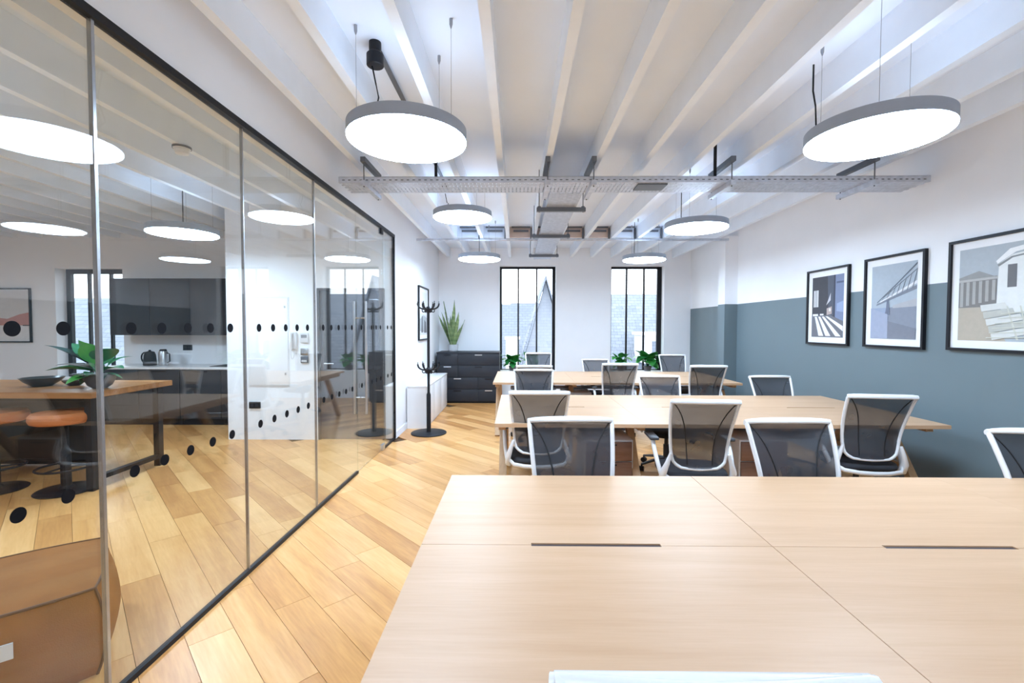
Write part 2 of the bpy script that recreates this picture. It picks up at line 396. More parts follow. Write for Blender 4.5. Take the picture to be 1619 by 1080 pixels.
# ------------------------------------------------------------------ windows
def window(name, x0, x1, z0, z1, y, nm, fw=0.045, rwide=None):
    root = bpy.data.objects.new(name, None); C.objects.link(root); root.location = ((x0+x1)/2, y, z0); struct(root)
    hw = (x1-x0)/2; h = z1-z0
    mb = MB(); mb.box(-hw, -hw+fw, 0, 0.06, 0, h); mb.box(hw-(rwide or fw), hw, 0, 0.06, 0, h); mb.box(-hw+fw, hw-fw, 0, 0.06, h-fw, h); mb.box(-hw+fw, hw-fw, 0, 0.06, 0, fw)
    mb.build('window_frame', M['black'], root, smooth=False)
    n = nm+1; step = 2*hw/n
    for i in range(1, n):
        MB().box(-hw+i*step-0.016, -hw+i*step+0.016, 0.005, 0.055, fw, h-fw).build('mullion', M['black'], root, smooth=False)
    for i in range(n):
        MB().box(-hw+i*step+0.02, -hw+(i+1)*step-0.02, 0.028, 0.034, fw*0.9, h-fw*0.9).build('pane', M['wglass'], root, smooth=False)
    MB().box(-hw-0.0, hw+0.0, -0.175, 0.0, -0.0, 0.025).build('window_sill', M['white'], root, smooth=False)
    return root
window('window_1', W1[0], W1[1], WZ0, WZ1, BY+0.18, 2, rwide=0.06)
window('window_2', W2[0], W2[1], WZ0, WZ1, BY+0.18, 2, rwide=0.09)
window('window_3', KW[0], KW[1], KW[2], KW[3], KY+0.18, 2, fw=0.075)

# skirting along the right, back and left walls
struct(MB().box(RX-0.014, RX, FY, 7.41, 0, 0.09).build('baseboard_right', M['blue'], smooth=False))
struct(MB().box(GX+0.015, RX-0.015, BY-0.014, BY, 0, 0.09).build('baseboard_back', M['joist'], smooth=False))
struct(MB().box(GX, GX+0.014, 5.96, BY-0.015, 0, 0.09).build('baseboard_left', M['joist'], smooth=False))

# ------------------------------------------------------------------ glass partition
gp = thing('glass_partition', 'frameless glass partition with black header and rows of black dots', 'partition', (GX, 0, 0))
GZ = 2.64
MB().box(-0.02, 0.02, FY, 5.95, GZ, 2.675).build('header_track', M['black'], gp, smooth=False)
MB().box(-0.013, 0.013, FY, 4.545, 0.0, 0.024).build('floor_track', M['black'], gp, smooth=False)
MB().box(-0.013, 0.013, 5.465, 5.95, 0.0, 0.024).build('floor_track', M['black'], gp, smooth=False)
MB().box(-0.018, 0.018, 5.925, 5.95, 0.024, GZ).build('end_post', M['black'], gp, smooth=False)
J0, JP = 1.735, 0.938
joints = [J0 + JP*k for k in range(-5, 4)]
dotm = MB().tube([(0.0062, 0, 0), (0.0075, 0, 0)], 0.025, 24, ref=(0, 0, 1)).mesh('manifestation_dot', M['blackdot'], smooth=False)
def pane(y0, y1, parent, z0=0.012, ndots=5, dy=0.0):
    p = MB().box(-0.006, 0.006, y0, y1, z0, GZ+0.005).build('glass_pane', M['glass'], parent, smooth=False)
    c = (y0+y1)/2 + dy
    for z in (1.472, 0.872):
        for k in range(ndots):
            mkobj('manifestation_dot', dotm, p, (0, c + (k-(ndots-1)/2)*0.1635, z))
    return p
for a, b in zip(joints[:-1], joints[1:]): pane(a+0.004, b-0.004, gp, ndots=5)
for y in joints[1:-1]:
    MB().box(-0.008, 0.008, y-0.0045, y+0.0045, 0.024, GZ).build('glass_joint', M['joint'], gp, smooth=False)
MB().box(-0.009, 0.009, J0-0.0065, J0+0.0065, 0.024, GZ).build('glass_joint', M['joint'], gp, smooth=False)
pane(5.47, 5.925, gp, ndots=2, dy=0.01)
gd = thing('glass_door', 'frameless glass swing door with long steel bar pulls', 'door', (GX, 0, 0))
pane(4.560, 5.455, gd, z0=0.012, ndots=5)
for s in (1, -1):
    h = MB().tube([(s*0.06, 4.66, 0.58), (s*0.06, 4.66, 1.74)], 0.0125, 12, ref=(0, 1, 0)).build('door_handle', M['steel'], gd)
    mb = MB()
    for z in (0.75, 1.57): mb.tube([(s*0.006, 4.66, z), (s*0.06, 4.66, z)], 0.007, 8)
    mb.build('standoff', M['steel'], h)
MB().box(-0.016, 0.016, 5.36, 5.455, 0.002, 0.075, 0.004).build('hinge_patch', M['steel'], gd)
MB().box(-0.016, 0.016, 5.36, 5.455, GZ-0.065, GZ, 0.004).build('hinge_patch', M['black'], gd)

# ------------------------------------------------------------------ desks
def desk(label, x0, x1, y0, y1, n=3, z=0.74, slots=True):
    t = thing('bench_desk', label, 'desk', (x0, y0, 0), 0, 'bench desks in three rows')
    L = x1-x0; D = y1-y0; st = L/n
    for i in range(n):
        for j in range(2):
            g = 0.0012 if i < 2 else 0.0003; a, b = i*st+g, (i+1)*st-(0.0012 if i == 0 else 0.0003); c, d = (0, D/2-0.0012) if j == 0 else (D/2+0.0012, D)
            sl = 0.013 if slots else 0
            cm = (a+b)/2
            if j == 0: poly = [(a, c), (b, c), (b, d), (cm+0.22, d), (cm+0.22, d-sl*0.5), (cm-0.22, d-sl*0.5), (cm-0.22, d), (a, d)]
            else: poly = [(a, c), (cm-0.22, c), (cm-0.22, c+sl), (cm+0.22, c+sl), (cm+0.22, c), (b, c), (b, d), (a, d)]
            MB().zprism(poly, z-0.028, z).build('desktop_panel', M['desk'], t, smooth=False)
        MB().box(cm-0.219, cm+0.219, D/2-0.0055, D/2+0.0125, z-0.03, z-0.004).build('cable_slot', M['darkslot'], t, smooth=False)
    xs = [0.055] + [st*i for i in range(1, n)] + [L-0.055]
    for x in xs:
        MB().box(x-0.028, x+0.028, 0.12, D-0.12, z-0.075, z-0.029).build('trestle_beam', M['deskleg'], t, smooth=False)
        for s in (-1, 1):
            MB().bar((x, D/2 + s*(D/2-0.10), 0.0), (x, D/2 + s*0.20, z-0.075), 0.055, 0.062, ref=(1, 0, 0)).build('leg', M['deskleg'], t, smooth=False)
        MB().box(x-0.015, x+0.015, D/2-0.40, D/2+0.40, 0.30, 0.345).build('cross_bar', M['deskleg'], t, smooth=False)
    for yy in (0.36, D-0.36):
        MB().box(0.09, L-0.09, yy-0.02, yy+0.02, z-0.066, z-0.03).build('rail', M['galvdark'], t, smooth=False)
    MB().box(0.3, L-0.3, D/2-0.12, D/2+0.12, z-0.17, z-0.15).build('cable_basket', M['galvdark'], t, smooth=False)
    return t
desk('large pale oak bench desk with dark cable slots in the foreground', -0.325, 3.245, 0.80, 2.25)
desk('middle pale oak bench desk in front of the grey-blue wall', -0.17, 3.29, 3.46, 4.95)
desk('farthest pale oak bench desk nearest the tall windows', -0.32, 2.99, 6.04, 7.59)

# ------------------------------------------------------------------ task chairs
def yb(z):
    pts = ((0.50, -0.205), (0.56, -0.192), (0.64, -0.190), (0.72, -0.205), (0.80, -0.232), (0.90, -0.275), (1.02, -0.335))
    for (a, ya), (b, yb_) in zip(pts[:-1], pts[1:]):
        if z <= b: t = (z-a)/(b-a); return ya + (yb_-ya)*t
    return pts[-1][1]
def hw(z):
    pts = ((0.50, 0.120), (0.515, 0.150), (0.545, 0.178), (0.60, 0.188), (0.70, 0.197), (0.85, 0.211), (0.955, 0.219), (0.985, 0.221))
    for (a, ya), (b, yb_) in zip(pts[:-1], pts[1:]):
        if z <= b: t = (z-a)/(b-a); return ya + (yb_-ya)*t
    return pts[-1][1]
def make_chair():
    t = thing('task_chair', 'task chair', 'chair')
    zs = [0.50, 0.508, 0.52, 0.54, 0.57, 0.62, 0.68, 0.74, 0.80, 0.86, 0.92, 0.965, 0.985]
    side = [(hw(z), yb(z)+0.028, z) for z in zs]
    loop = [(-x, y, z) for x, y, z in side] + list(reversed(side))
    bot = [(s*0.120, yb(0.5)+0.012+0.016*abs(s), 0.50-0.006*(1-s*s)) for s in (0.66, 0.33, 0, -0.33, -0.66)]
    fr = MB().tube(loop + bot, 0.0115, 8, closed=True, ref=(0, 1, 0), r2=0.014).build('back_frame', M['chairwhite'], t, angle=60)
    # head bar: a taller white band across the top
    ss = [-1 + 2*i/12 for i in range(13)]
    MB().tube([(s*0.228, yb(0.985)+0.003+0.025*s*s, 0.985-0.006*abs(s)**4) for s in ss], 0.011, 10, ref=(0, 0.3, 1), r2=[0.016]*1+[0.018]*11+[0.016]).build('head_bar', M['chairwhite'], t, angle=60)
    # mesh
    mb = MB(); nz, nx = 14, 10; vs = []
    for i in range(nz+1):
        z = 0.502 + (0.975-0.502)*i/nz
        for j in range(nx+1):
            s = -1 + 2*j/nx; vs.append((s*hw(z), yb(z)+0.028*s*s, z))
    mb.add(vs, [(i*(nx+1)+j, i*(nx+1)+j+1, (i+1)*(nx+1)+j+1, (i+1)*(nx+1)+j) for i in range(nz) for j in range(nx)])
    bk = mb.build('backrest_mesh', M['chairmesh'], t, angle=80)
    for s in (-1, 1):
        pts = []
        for q in bez((0.207, 0, 0.970), (0.140, 0, 0.90), (0.092, 0, 0.80), (0.084, 0, 0.525), 14):
            x = q.x; z = q.z; k = x/hw(z); pts.append((s*x, yb(z)+0.028*k*k, z))
        MB().tube(pts, 0.0042, 6, ref=(0, 1, 0)).build('seam', M['chairseam'], bk)
    # seat
    mb = MB(); n = 28; prof = []
    def ring(k, z):
        out = []
        for i in range(n):
            a = 2*math.pi*i/n; c, s_ = math.cos(a), math.sin(a)
            x = 0.235*k*math.copysign(abs(c)**0.55, c); y = 0.03 + 0.225*k*math.copysign(abs(s_)**0.55, s_)
            out.append((x, y, z - 0.03*max(0, (y-0.15)/0.1)**2*0.6))
        return out
    vs = []; rings = [ring(0.9, 0.405), ring(0.99, 0.415), ring(1.0, 0.435), ring(0.97, 0.452), ring(0.80, 0.458), ring(0.4, 0.452)]
    for r_ in rings: vs += r_
    fs = [(j*n+i, j*n+(i+1) % n, (j+1)*n+(i+1) % n, (j+1)*n+i) for j in range(len(rings)-1) for i in range(n)]
    fs += [tuple(reversed(range(n))), tuple(range((len(rings)-1)*n, len(rings)*n))]
    mb.add(vs, fs).build('seat', M['seat'], t, angle=60)
    # white rear cradle below the seat
    cr = [(-0.225, -0.155, 0.435), (-0.19, -0.205, 0.415), (-0.10, -0.225, 0.405), (0, -0.23, 0.402), (0.10, -0.225, 0.405), (0.19, -0.205, 0.415), (0.225, -0.155, 0.435)]
    MB().tube(cr, 0.011, 8, ref=(0, 0, 1), r2=0.016).build('seat_cradle', M['chairwhite'], t, angle=60)
    for s in (-1, 1):
        # teardrop pivot housing linking back, seat and arm
        pv = [(s*0.196, -0.187, 0.60), (s*0.217, -0.183, 0.53), (s*0.236, -0.165, 0.47), (s*0.240, -0.135, 0.415), (s*0.225, -0.10, 0.385)]
        MB().tube(pv, [0.010, 0.018, 0.032, 0.038, 0.018], 10, ref=(1, 0, 0), r2=[0.010, 0.017, 0.022, 0.022, 0.012]).build('pivot', M['chairwhite'], t, angle=60)
        ap = bez((s*0.242, -0.14, 0.425), (s*0.262, -0.08, 0.50), (s*0.272, -0.02, 0.58), (s*0.270, 0.045, 0.655), 6)
        arm = MB().tube(ap, [0.026, 0.024, 0.021, 0.020, 0.019, 0.018, 0.016], 8, ref=(1, 0, 0), r2=0.016).build('arm', M['chairwhite'], t, angle=60)
        MB().box(s*0.27-0.034, s*0.27+0.034, -0.03, 0.19, 0.650, 0.674, 0.010).build('arm_pad', M['chairbase'], arm)
    MB().lathe([(0.03, 0.10), (0.03, 0.27), (0.02, 0.275), (0.02, 0.36), (0.09, 0.365), (0.11, 0.405)], n=16).build('gas_column', M['chairbase'], t)
    mb = MB()
    for k in range(5):
        a = R(90+72*k); c, s_ = math.cos(a), math.sin(a)
        mb.tube([(0.02*c, 0.02*s_, 0.118), (0.16*c, 0.16*s_, 0.105), (0.29*c, 0.29*s_, 0.075)], [0.024, 0.02, 0.014], 8, r2=[0.02, 0.016, 0.012])
    mb.build('star_base', M['chairbase'], t)
    cm_ = MB().tube([(-0.022, 0, 0.028), (0.022, 0, 0.028)], 0.028, 14)
    cm_.tube([(0, 0, 0.028), (0, 0, 0.075)], 0.009, 8)
    cmesh = cm_.mesh('caster', M['black'])
    for k in range(5):
        a = R(90+72*k); mkobj('caster', cmesh, t, (0.29*math.cos(a), 0.29*math.sin(a), 0), (0, 0, a+0.6*k))
    return t
proto = make_chair(); first = [True]
def chair(x, dtop, face, rz, label, dz=0.0, group='mesh-back task chairs at the bench desks'):
    """dtop: distance of the top of the backrest; face +1 looks away from the camera, -1 towards it"""
    o = proto if first[0] else copy_tree(proto); first[0] = False
    a = (0 if face > 0 else math.pi) + R(rz)
    o.rotation_euler = (0, 0, a)
    off = Vector((math.sin(a)*-1*-0.325, math.cos(a)*-0.325))   # where the backrest top sits from the origin
    o.location = (x - off.x, dtop - off.y, 0)
    if dz: o.scale = (1, 1, 1+dz)
    tag(o, label, 'chair', group)
    return o
chair(0.275, 0.587, 1, 0, 'white-topped chair back cut off by the bottom edge of the photo')
chair(0.285, 2.45, -1, 2, 'grey mesh chair facing us behind the leftmost part of the foreground desk')
chair(1.44, 2.46, -1, 1, 'grey mesh chair facing us behind the middle of the foreground desk', -0.005)
chair(2.64, 2.36, -1, -6, 'grey mesh chair behind the foreground desk, cut by the right edge of the photo', -0.035)
chair(0.17, 3.37, 1, 0, 'chair seen from behind at the left end of the middle desk', 0.005)
chair(1.26, 3.01, 1, -4, 'chair with visible armrests, pulled out centrally at the middle desk')
chair(2.62, 3.25, 1, -8, 'chair seen from behind at the right end of the middle desk, by the blue wall', 0.003)
chair(0.19, 5.24, -1, 0, 'chair on the far side of the middle desk, left end')
chair(1.57, 5.07, -1, -1, 'low chair on the far side of the middle desk, centre', -0.05)
chair(2.79, 5.08, -1, 0, 'chair on the far side of the middle desk, right end against the blue wall', -0.05)
chair(0.22, 5.72, 1, 0, 'chair mostly hidden, near side of the farthest desk, left end')
chair(1.30, 5.70, 1, 0, 'chair seen from behind, near side of the farthest desk, centre', 0.03)
chair(2.40, 5.68, 1, -3, 'chair seen from behind, near side of the farthest desk, right end', 0.01)
chair(0.37, 7.88, -1, 0, 'chair in front of the left window beyond the farthest desk', 0.04)
chair(1.33, 7.78, -1, 0, 'low chair between the two windows beyond the farthest desk', -0.06)
chair(2.69, 7.95, -1, -3, 'chair right of the right window beyond the farthest desk', 0.01)

# pedestals under the desks
def pedestal(x0, y0, label, front):
    t = thing('pedestal', label, 'pedestal', (x0, y0, 0), 0, 'drawer pedestals under the desks')
    MB().box(0, 0.40, 0.018, 0.52, 0.03, 0.55, 0.004).build('carcass', M['pwhite'], t)
    for i in range(3):
        d = MB().box(0.012, 0.388, 0, 0.018, 0.045+i*0.166, 0.045+i*0.166+0.158, 0.002).build('drawer', front, t)
        MB().box(0.14, 0.26, -0.012, 0.0, 0.045+i*0.166+0.132, 0.045+i*0.166+0.142).build('pull', M['black'], d, smooth=False)
    for x in (0.04, 0.36):
        for y in (0.06, 0.46): MB().lathe([(0.016, 0), (0.016, 0.03)], x, y, 10).build('foot', M['black'], t)
pedestal(0.56, 3.72, 'white pedestal with brown drawers behind the left foreground chair', M['pbrown'])
pedestal(1.84, 3.74, 'white pedestal with brown drawers behind the middle foreground chair', M['pbrown'])
pedestal(0.66, 6.42, 'all-white pedestal under the farthest desk', M['pwhite'])

# ------------------------------------------------------------------ pendant lamps
def lamp(x, y, z, label, wires, cord=None, canopy=None, group='round pendant lamps'):
    t = thing('pendant_lamp', label, 'lamp', (x, y, z), 0, group)
    r = 0.322
    MB().lathe([(r-0.003, 0.008), (r, 0.009), (r, 0.070), (r-0.006, 0.074)], n=64).build('housing', M['lampbody'], t)
    MB().lathe([(r-0.05, -0.006), (r-0.008, -0.003), (r-0.002, 0.002), (r-0.002, 0.010)], n=64).build('diffuser', M['diff'], t)
    MB().lathe([(0.23, 0.0745), (0.225, 0.078)], n=48).build('added_fill_panel', M['up'], t)  # added glowing disc on the lamp top, only brightens the ceiling
    for a in wires:
        c, s = math.cos(R(a))*0.27, math.sin(R(a))*0.27
        wv = MB().tube([(c, s, 0.07), (c, s, CZ-z-0.02)], 0.0012, 5).build('suspension_wire', M['wire'], t)
        MB().lathe([(0.003, CZ-z-0.05), (0.009, CZ-z-0.03), (0.009, CZ-z)], c, s, 10).build('ceiling_anchor', M['wire'], wv)
    if cord:
        MB().tube(cord, 0.0045, 6).build('power_cord', M['black'], t)
    if canopy:
        MB().lathe([(0.042, CZ-z-0.135), (0.048, CZ-z-0.13), (0.048, CZ-z-0.07), (0.034, CZ-z-0.055), (0.034, CZ-z)], canopy[0]-x, canopy[1]-y, 20).build('canopy', M['black'], t)
    return t
def cordpts(cx, cy, z, ex, ey, wob=0.02):
    top = CZ-z-0.13
    return [(cx, cy, top), (cx+wob, cy, top-0.10), (cx+wob*1.8, cy, top*0.62), (cx+wob*0.2, cy+0.01, top*0.35), (ex, ey, 0.07)]
lamp(-0.604, 2.537, 2.496, 'large round pendant lamp nearest on the left, cord from a black ceiling canopy', (190, 340, 60),
     cordpts(-0.225, 0.10, 2.496, -0.225, 0.02), (-0.812, 2.64))
lamp(1.896, 2.468, 2.476, 'large round pendant lamp nearest on the right above the foreground desk', (120, 235, 20),
     [(-0.30, 0.05, 0.42), (-0.30, 0.05, 0.28), (-0.285, 0.05, 0.2), (-0.285, 0.04, 0.07)])
lamp(-0.605, 5.083, 2.683, 'round pendant lamp hung just beyond the cable tray on the left', (190, 340, 60),
     cordpts(-0.20, 0.05, 2.683, -0.20, 0.02), (-0.80, 5.05))
lamp(1.921, 4.95, 2.533, 'round pendant lamp over the middle desk on the right', (120, 235, 20),
     [(-0.16, 0.0, CZ-2.533), (-0.16, 0.0, 0.07)])
lamp(-0.585, 7.091, 2.52, 'small-looking far round pendant lamp on the left, left of the left window', (190, 340, 60),
     [(0.0, 0.0, CZ-2.52), (0.0, 0.0, 0.07)])
lamp(1.962, 7.10, 2.511, 'small-looking far round pendant lamp in front of the right window', (120, 235, 20),
     [(-0.15, 0.0, CZ-2.511), (-0.15, 0.0, 0.07)])
lamp(-3.51, 4.784, 2.446, 'round pendant lamp over the timber table behind the glass', (120, 235, 20), [(0.0, 0.0, CZ-2.446), (0.0, 0.0, 0.07)])
# unseen lamps added as fill, behind the camera and in the kitchen room
lamp(-0.604, -1.2, 2.50, 'added round pendant fill lamp, unseen behind the camera, left row', (190, 340, 60), [(0, 0, 0.6), (0, 0, 0.07)])
lamp(1.90, -1.2, 2.50, 'added round pendant fill lamp, unseen behind the camera, right row', (190, 340, 60), [(0, 0, 0.6), (0, 0, 0.07)])
lamp(-3.51, 2.40, 2.46, 'added round pendant fill lamp, unseen behind the glass, near row', (190, 340, 60), [(0, 0, 0.6), (0, 0, 0.07)])
lamp(-6.3, 4.3, 2.46, 'added round pendant fill lamp, unseen behind the glass, far left', (190, 340, 60), [(0, 0, 0.6), (0, 0, 0.07)])

# ceiling conduit from the canopies
tag(MB().tube([(-0.80, 2.69, CZ-0.03), (-0.80, 5.0, CZ-0.03)], 0.016, 10, ref=(1, 0, 0)).build('ceiling_conduit', M['galvdark']), 'dark conduit running along the ceiling from the lamp canopy', 'conduit')
tag(MB().tube([(GX+0.005, 7.30, 2.868), (RX-0.21, 7.30, 2.868)], 0.018, 10, ref=(0, 0, 1)).build('cross_conduit', M['galv']), 'thin grey conduit crossing below the joists towards the wall pier', 'conduit')
# smoke detector on a joist behind the glass
sd = thing('smoke_detector', 'white smoke detector under a joist behind the glass', 'smoke detector', (-2.653, 3.62, JZ))
MB().lathe([(0.03, -0.062), (0.045, -0.055), (0.05, -0.035), (0.055, -0.03), (0.055, -0.018), (0.06, -0.016)], n=24).build('body', M['pwhite'], sd)
MB().lathe([(0.066, -0.016), (0.066, 0.0)], n=24).build('base_ring', M['galvdark'], sd)

# ------------------------------------------------------------------ cable trays
TZ = 2.705
ct = thing('cable_tray', 'long galvanised cable tray crossing the room under the joists', 'cable tray', (0, 0, 0))
def tray(t, a0, a1, b0, b1, axis):
    """tray running along axis from a0 to a1; b0,b1 are its two sides"""
    def bx(mb, p0, p1, q0, q1, z0, z1): return mb.box(p0, p1, q0, q1, z0, z1) if axis == 'x' else mb.box(q0, q1, p0, p1, z0, z1)
    mb = MB(); p = a0+0.02
    while p < a1-0.03:
        bx(mb, p, p+0.027, b0+0.004, b1-0.004, TZ, TZ+0.003); p += 0.034
    for k in range(5):
        q = b0 + (b1-b0)*k/4; q = min(max(q, b0+0.012), b1-0.012); bx(mb, a0, a1, q-0.013, q+0.013, TZ+0.0005, TZ+0.0035)
    tag(mb.build('perforated_bottom', M['galv'], t, smooth=False), kind='stuff')
    for q in (b0, b1):
        mb = MB(); s = 1 if q == b0 else -1
        bx(mb, a0, a1, min(q, q+s*0.003), max(q, q+s*0.003), TZ, TZ+0.05); bx(mb, a0, a1, min(q, q+s*0.014), max(q, q+s*0.014), TZ+0.047, TZ+0.05)
        sr = mb.build('side_rail', M['galv'], t, smooth=False)
        if s == 1:
            mb = MB(); p = a0+0.03
            while p < a1-0.03:
                bx(mb, p, p+0.022, q-0.0006, q+0.001, TZ+0.018, TZ+0.026); p += 0.05
            tag(mb.build('side_slots', M['galvdark'], sr, smooth=False), kind='stuff')
tray(ct, -1.52, 3.47, 3.90, 4.20, 'x')
def hanger(t, x, y0, y1, zt=TZ, top=True):
    h = MB().box(x-0.02, x+0.02, y0, y1, zt-0.041, zt-0.001).build('hanger_strut', M['galv'], t, smooth=False)
    for y in (y0+0.03, y1-0.03):
        MB().tube([(x, y, zt-0.05), (x, y, JZ-0.03)], 0.005, 6).build('threaded_rod', M['galvdark'], h)
    MB().box(x-0.02, x+0.02, y0-0.0, y1+0.0, JZ-0.041, JZ-0.001).build('ceiling_channel', M['galvdark'], h, smooth=False)
for x in (-1.29, 0.255, 0.64, 1.79, 2.97): hanger(ct, x, 3.83, 4.29)
for x, y in ((-0.70, 3.96), (1.70, 3.98)):
    MB().box(x-0.012, x+0.012, y-0.006, y+0.006, TZ+0.02, CZ).build('drop_bar', M['black'], ct, smooth=False)
MB().box(1.03, 1.28, 3.93, 4.10, TZ-0.012, TZ-0.001).build('splice_plate', M['galvdark'], ct, smooth=False)
lt = thing('cable_tray', 'narrow galvanised cable tray branching towards the windows', 'cable tray', (0, 0, 0))
tray(lt, 4.205, 8.3, 0.30, 0.60, 'y')
for y in (4.72, 6.1, 7.75):
    h = MB().box(0.20, 0.70, y-0.02, y+0.02, TZ-0.041, TZ-0.001).build('hanger_strut', M['galvdark'], lt, smooth=False)
    for x in (0.225, 0.675):
        MB().tube([(x, y, TZ-0.05), (x, y, CZ-0.01)], 0.005, 6).build('threaded_rod', M['galvdark'], h)
        MB().lathe([(0.018, TZ+0.0), (0.018, TZ+0.012)], x, y, 8).build('washer', M['galvdark'], h)

# ------------------------------------------------------------------ pictures
def picture(label, loc, rz, wd, ht, draw, fw=0.022, mount=0.065, name='framed_picture'):
    """centre-left-bottom frame in local x (right), z (up), facing local -Y"""
    t = thing(name, label, 'picture', loc, rz)
    mb = MB(); d0, d1 = -0.030, 0.0
    mb.box(0, fw, d0, d1, 0, ht); mb.box(wd-fw, wd, d0, d1, 0, ht); mb.box(fw, wd-fw, d0, d1, ht-fw, ht); mb.box(fw, wd-fw, d0, d1, 0, fw)
    mb.build('picture_frame', M['black'], t, smooth=False)
    MB().box(fw, wd-fw, -0.012, -0.002, fw, ht-fw).build('mount', M['mat_board'], t, smooth=False)
    x0, z0 = fw+mount, fw+mount; W, Hh = wd-2*(fw+mount), ht-2*(fw+mount)
    mats = []; mb = MB(); lay = [0.0125]
    def shape(col, pts):
        nm = 'print_%02d%02d%02d' % tuple(int(c*99) for c in col)
        m = flat(nm, col, 0.7)
        if m not in mats: mats.append(m)
        mb.k = mats.index(m); y = -lay[0]; lay[0] += 0.00025
        mb.add([(x0+u*W, y, z0+v*Hh) for u, v in pts], [tuple(range(len(pts)))])
    draw(shape)
    o = mb.build('print', mats, t, smooth=False)
    return t
def rect(a, b, c, d): return [(a, c), (b, c), (b, d), (a, d)]
def draw_hall(S):
    S((0.055, 0.055, 0.065), rect(0, 1, 0, 1))
    S((0.09, 0.10, 0.13), [(0.55, 0.3), (0.7, 0.36), (0.7, 1), (0.5, 1)])
    S((0.20, 0.24, 0.36), [(0.74, 0.33), (1, 0.24), (1, 1), (0.72, 1)])
    S((0.05, 0.055, 0.08), [(0.70, 0.3), (0.75, 0.28), (0.75, 1), (0.70, 1)])
    S((0.10, 0.12, 0.19), rect(0.78, 1, 0.86, 0.89)); S((0.30, 0.36, 0.52), [(0.8, 0.42), (1, 0.40), (1, 0.58), (0.8, 0.54)])
    S((0.16, 0.16, 0.18), [(0, 0), (1, 0), (1, 0.26), (0.6, 0.36), (0, 0.36)])
    for a, b in ((0.10, 0.24), (0.22, 0.47), (0.34, 0.78), (0.46, 1.15)):
        e = min(1, b+0.16); s_ = 0.34
        S((0.82, 0.82, 0.83), [(b, 0.02) if b < 1 else (1, 0.10), (e if e < 1 else 1, 0.02 if e < 1 else 0.18), (a+0.07, s_), (a, s_)])
    S((0.66, 0.66, 0.67), rect(0.06, 0.10, 0.5, 0.78)); S((0.66, 0.66, 0.67), rect(0.115, 0.155, 0.5, 0.78)); S((0.66, 0.66, 0.67), rect(0.17, 0.22, 0.5, 0.78))
    S((0.78, 0.78, 0.80), rect(0.04, 0.22, 0.35, 0.385)); S((0.78, 0.78, 0.80), rect(0.28, 0.40, 0.36, 0.385))
    S((0.55, 0.55, 0.58), [(0.48, 0.52), (0.62, 0.60), (0.62, 0.72), (0.55, 0.62)])
    S((0.45, 0.36, 0.33), [(0.5, 0.36), (0.66, 0.38), (0.66, 0.50), (0.5, 0.47)]); S((0.7, 0.68, 0.66), rect(0.57, 0.63, 0.42, 0.47))
def draw_bridge(S):
    S((0.40, 0.45, 0.50), rect(0, 1, 0, 1))
    S((0.30, 0.35, 0.46), rect(0, 1, 0, 0.42)); S((0.24, 0.26, 0.31), [(0.38, 0), (1, 0), (1, 0.44), (0.42, 0.42)])
    S((0.42, 0.42, 0.44), [(0.5, 0.41), (1, 0.42), (1, 0.52), (0.5, 0.45)])
    S((0.20, 0.22, 0.26), [(0.12, 0.45), (1, 0.64), (1, 0.69), (0.13, 0.475)])
    S((0.72, 0.73, 0.75), [(0.2, 0.49), (1, 0.71), (1, 0.75), (0.22, 0.51)])
    S((0.12, 0.14, 0.17), [(0.14, 0.50), (0.62, 0.76), (1, 0.98), (1, 0.955), (0.6, 0.73), (0.14, 0.485)])
    S((0.16, 0.18, 0.21), [(0.3, 0.57), (1, 0.90), (1, 0.885), (0.3, 0.56)])
    for k in range(7):
        u = 0.25+0.11*k; S((0.14, 0.16, 0.19), [(u, 0.50+0.2*(u-0.12)), (u+0.012, 0.50+0.2*(u-0.12)), (u+0.10, 0.55+0.44*(u-0.12)), (u+0.09, 0.55+0.44*(u-0.12))])
    S((0.16, 0.18, 0.24), [(0.33, 0.32), (0.45, 0.32), (0.43, 0.42), (0.41, 0.52), (0.37, 0.52), (0.36, 0.42)])
    S((0.34, 0.37, 0.47), [(0.0, 0), (0.40, 0), (0.40, 0.33), (0.0, 0.42)])
    S((0.20, 0.21, 0.25), [(0.40, 0.0), (1, 0.0), (1, 0.14), (0.40, 0.24)])
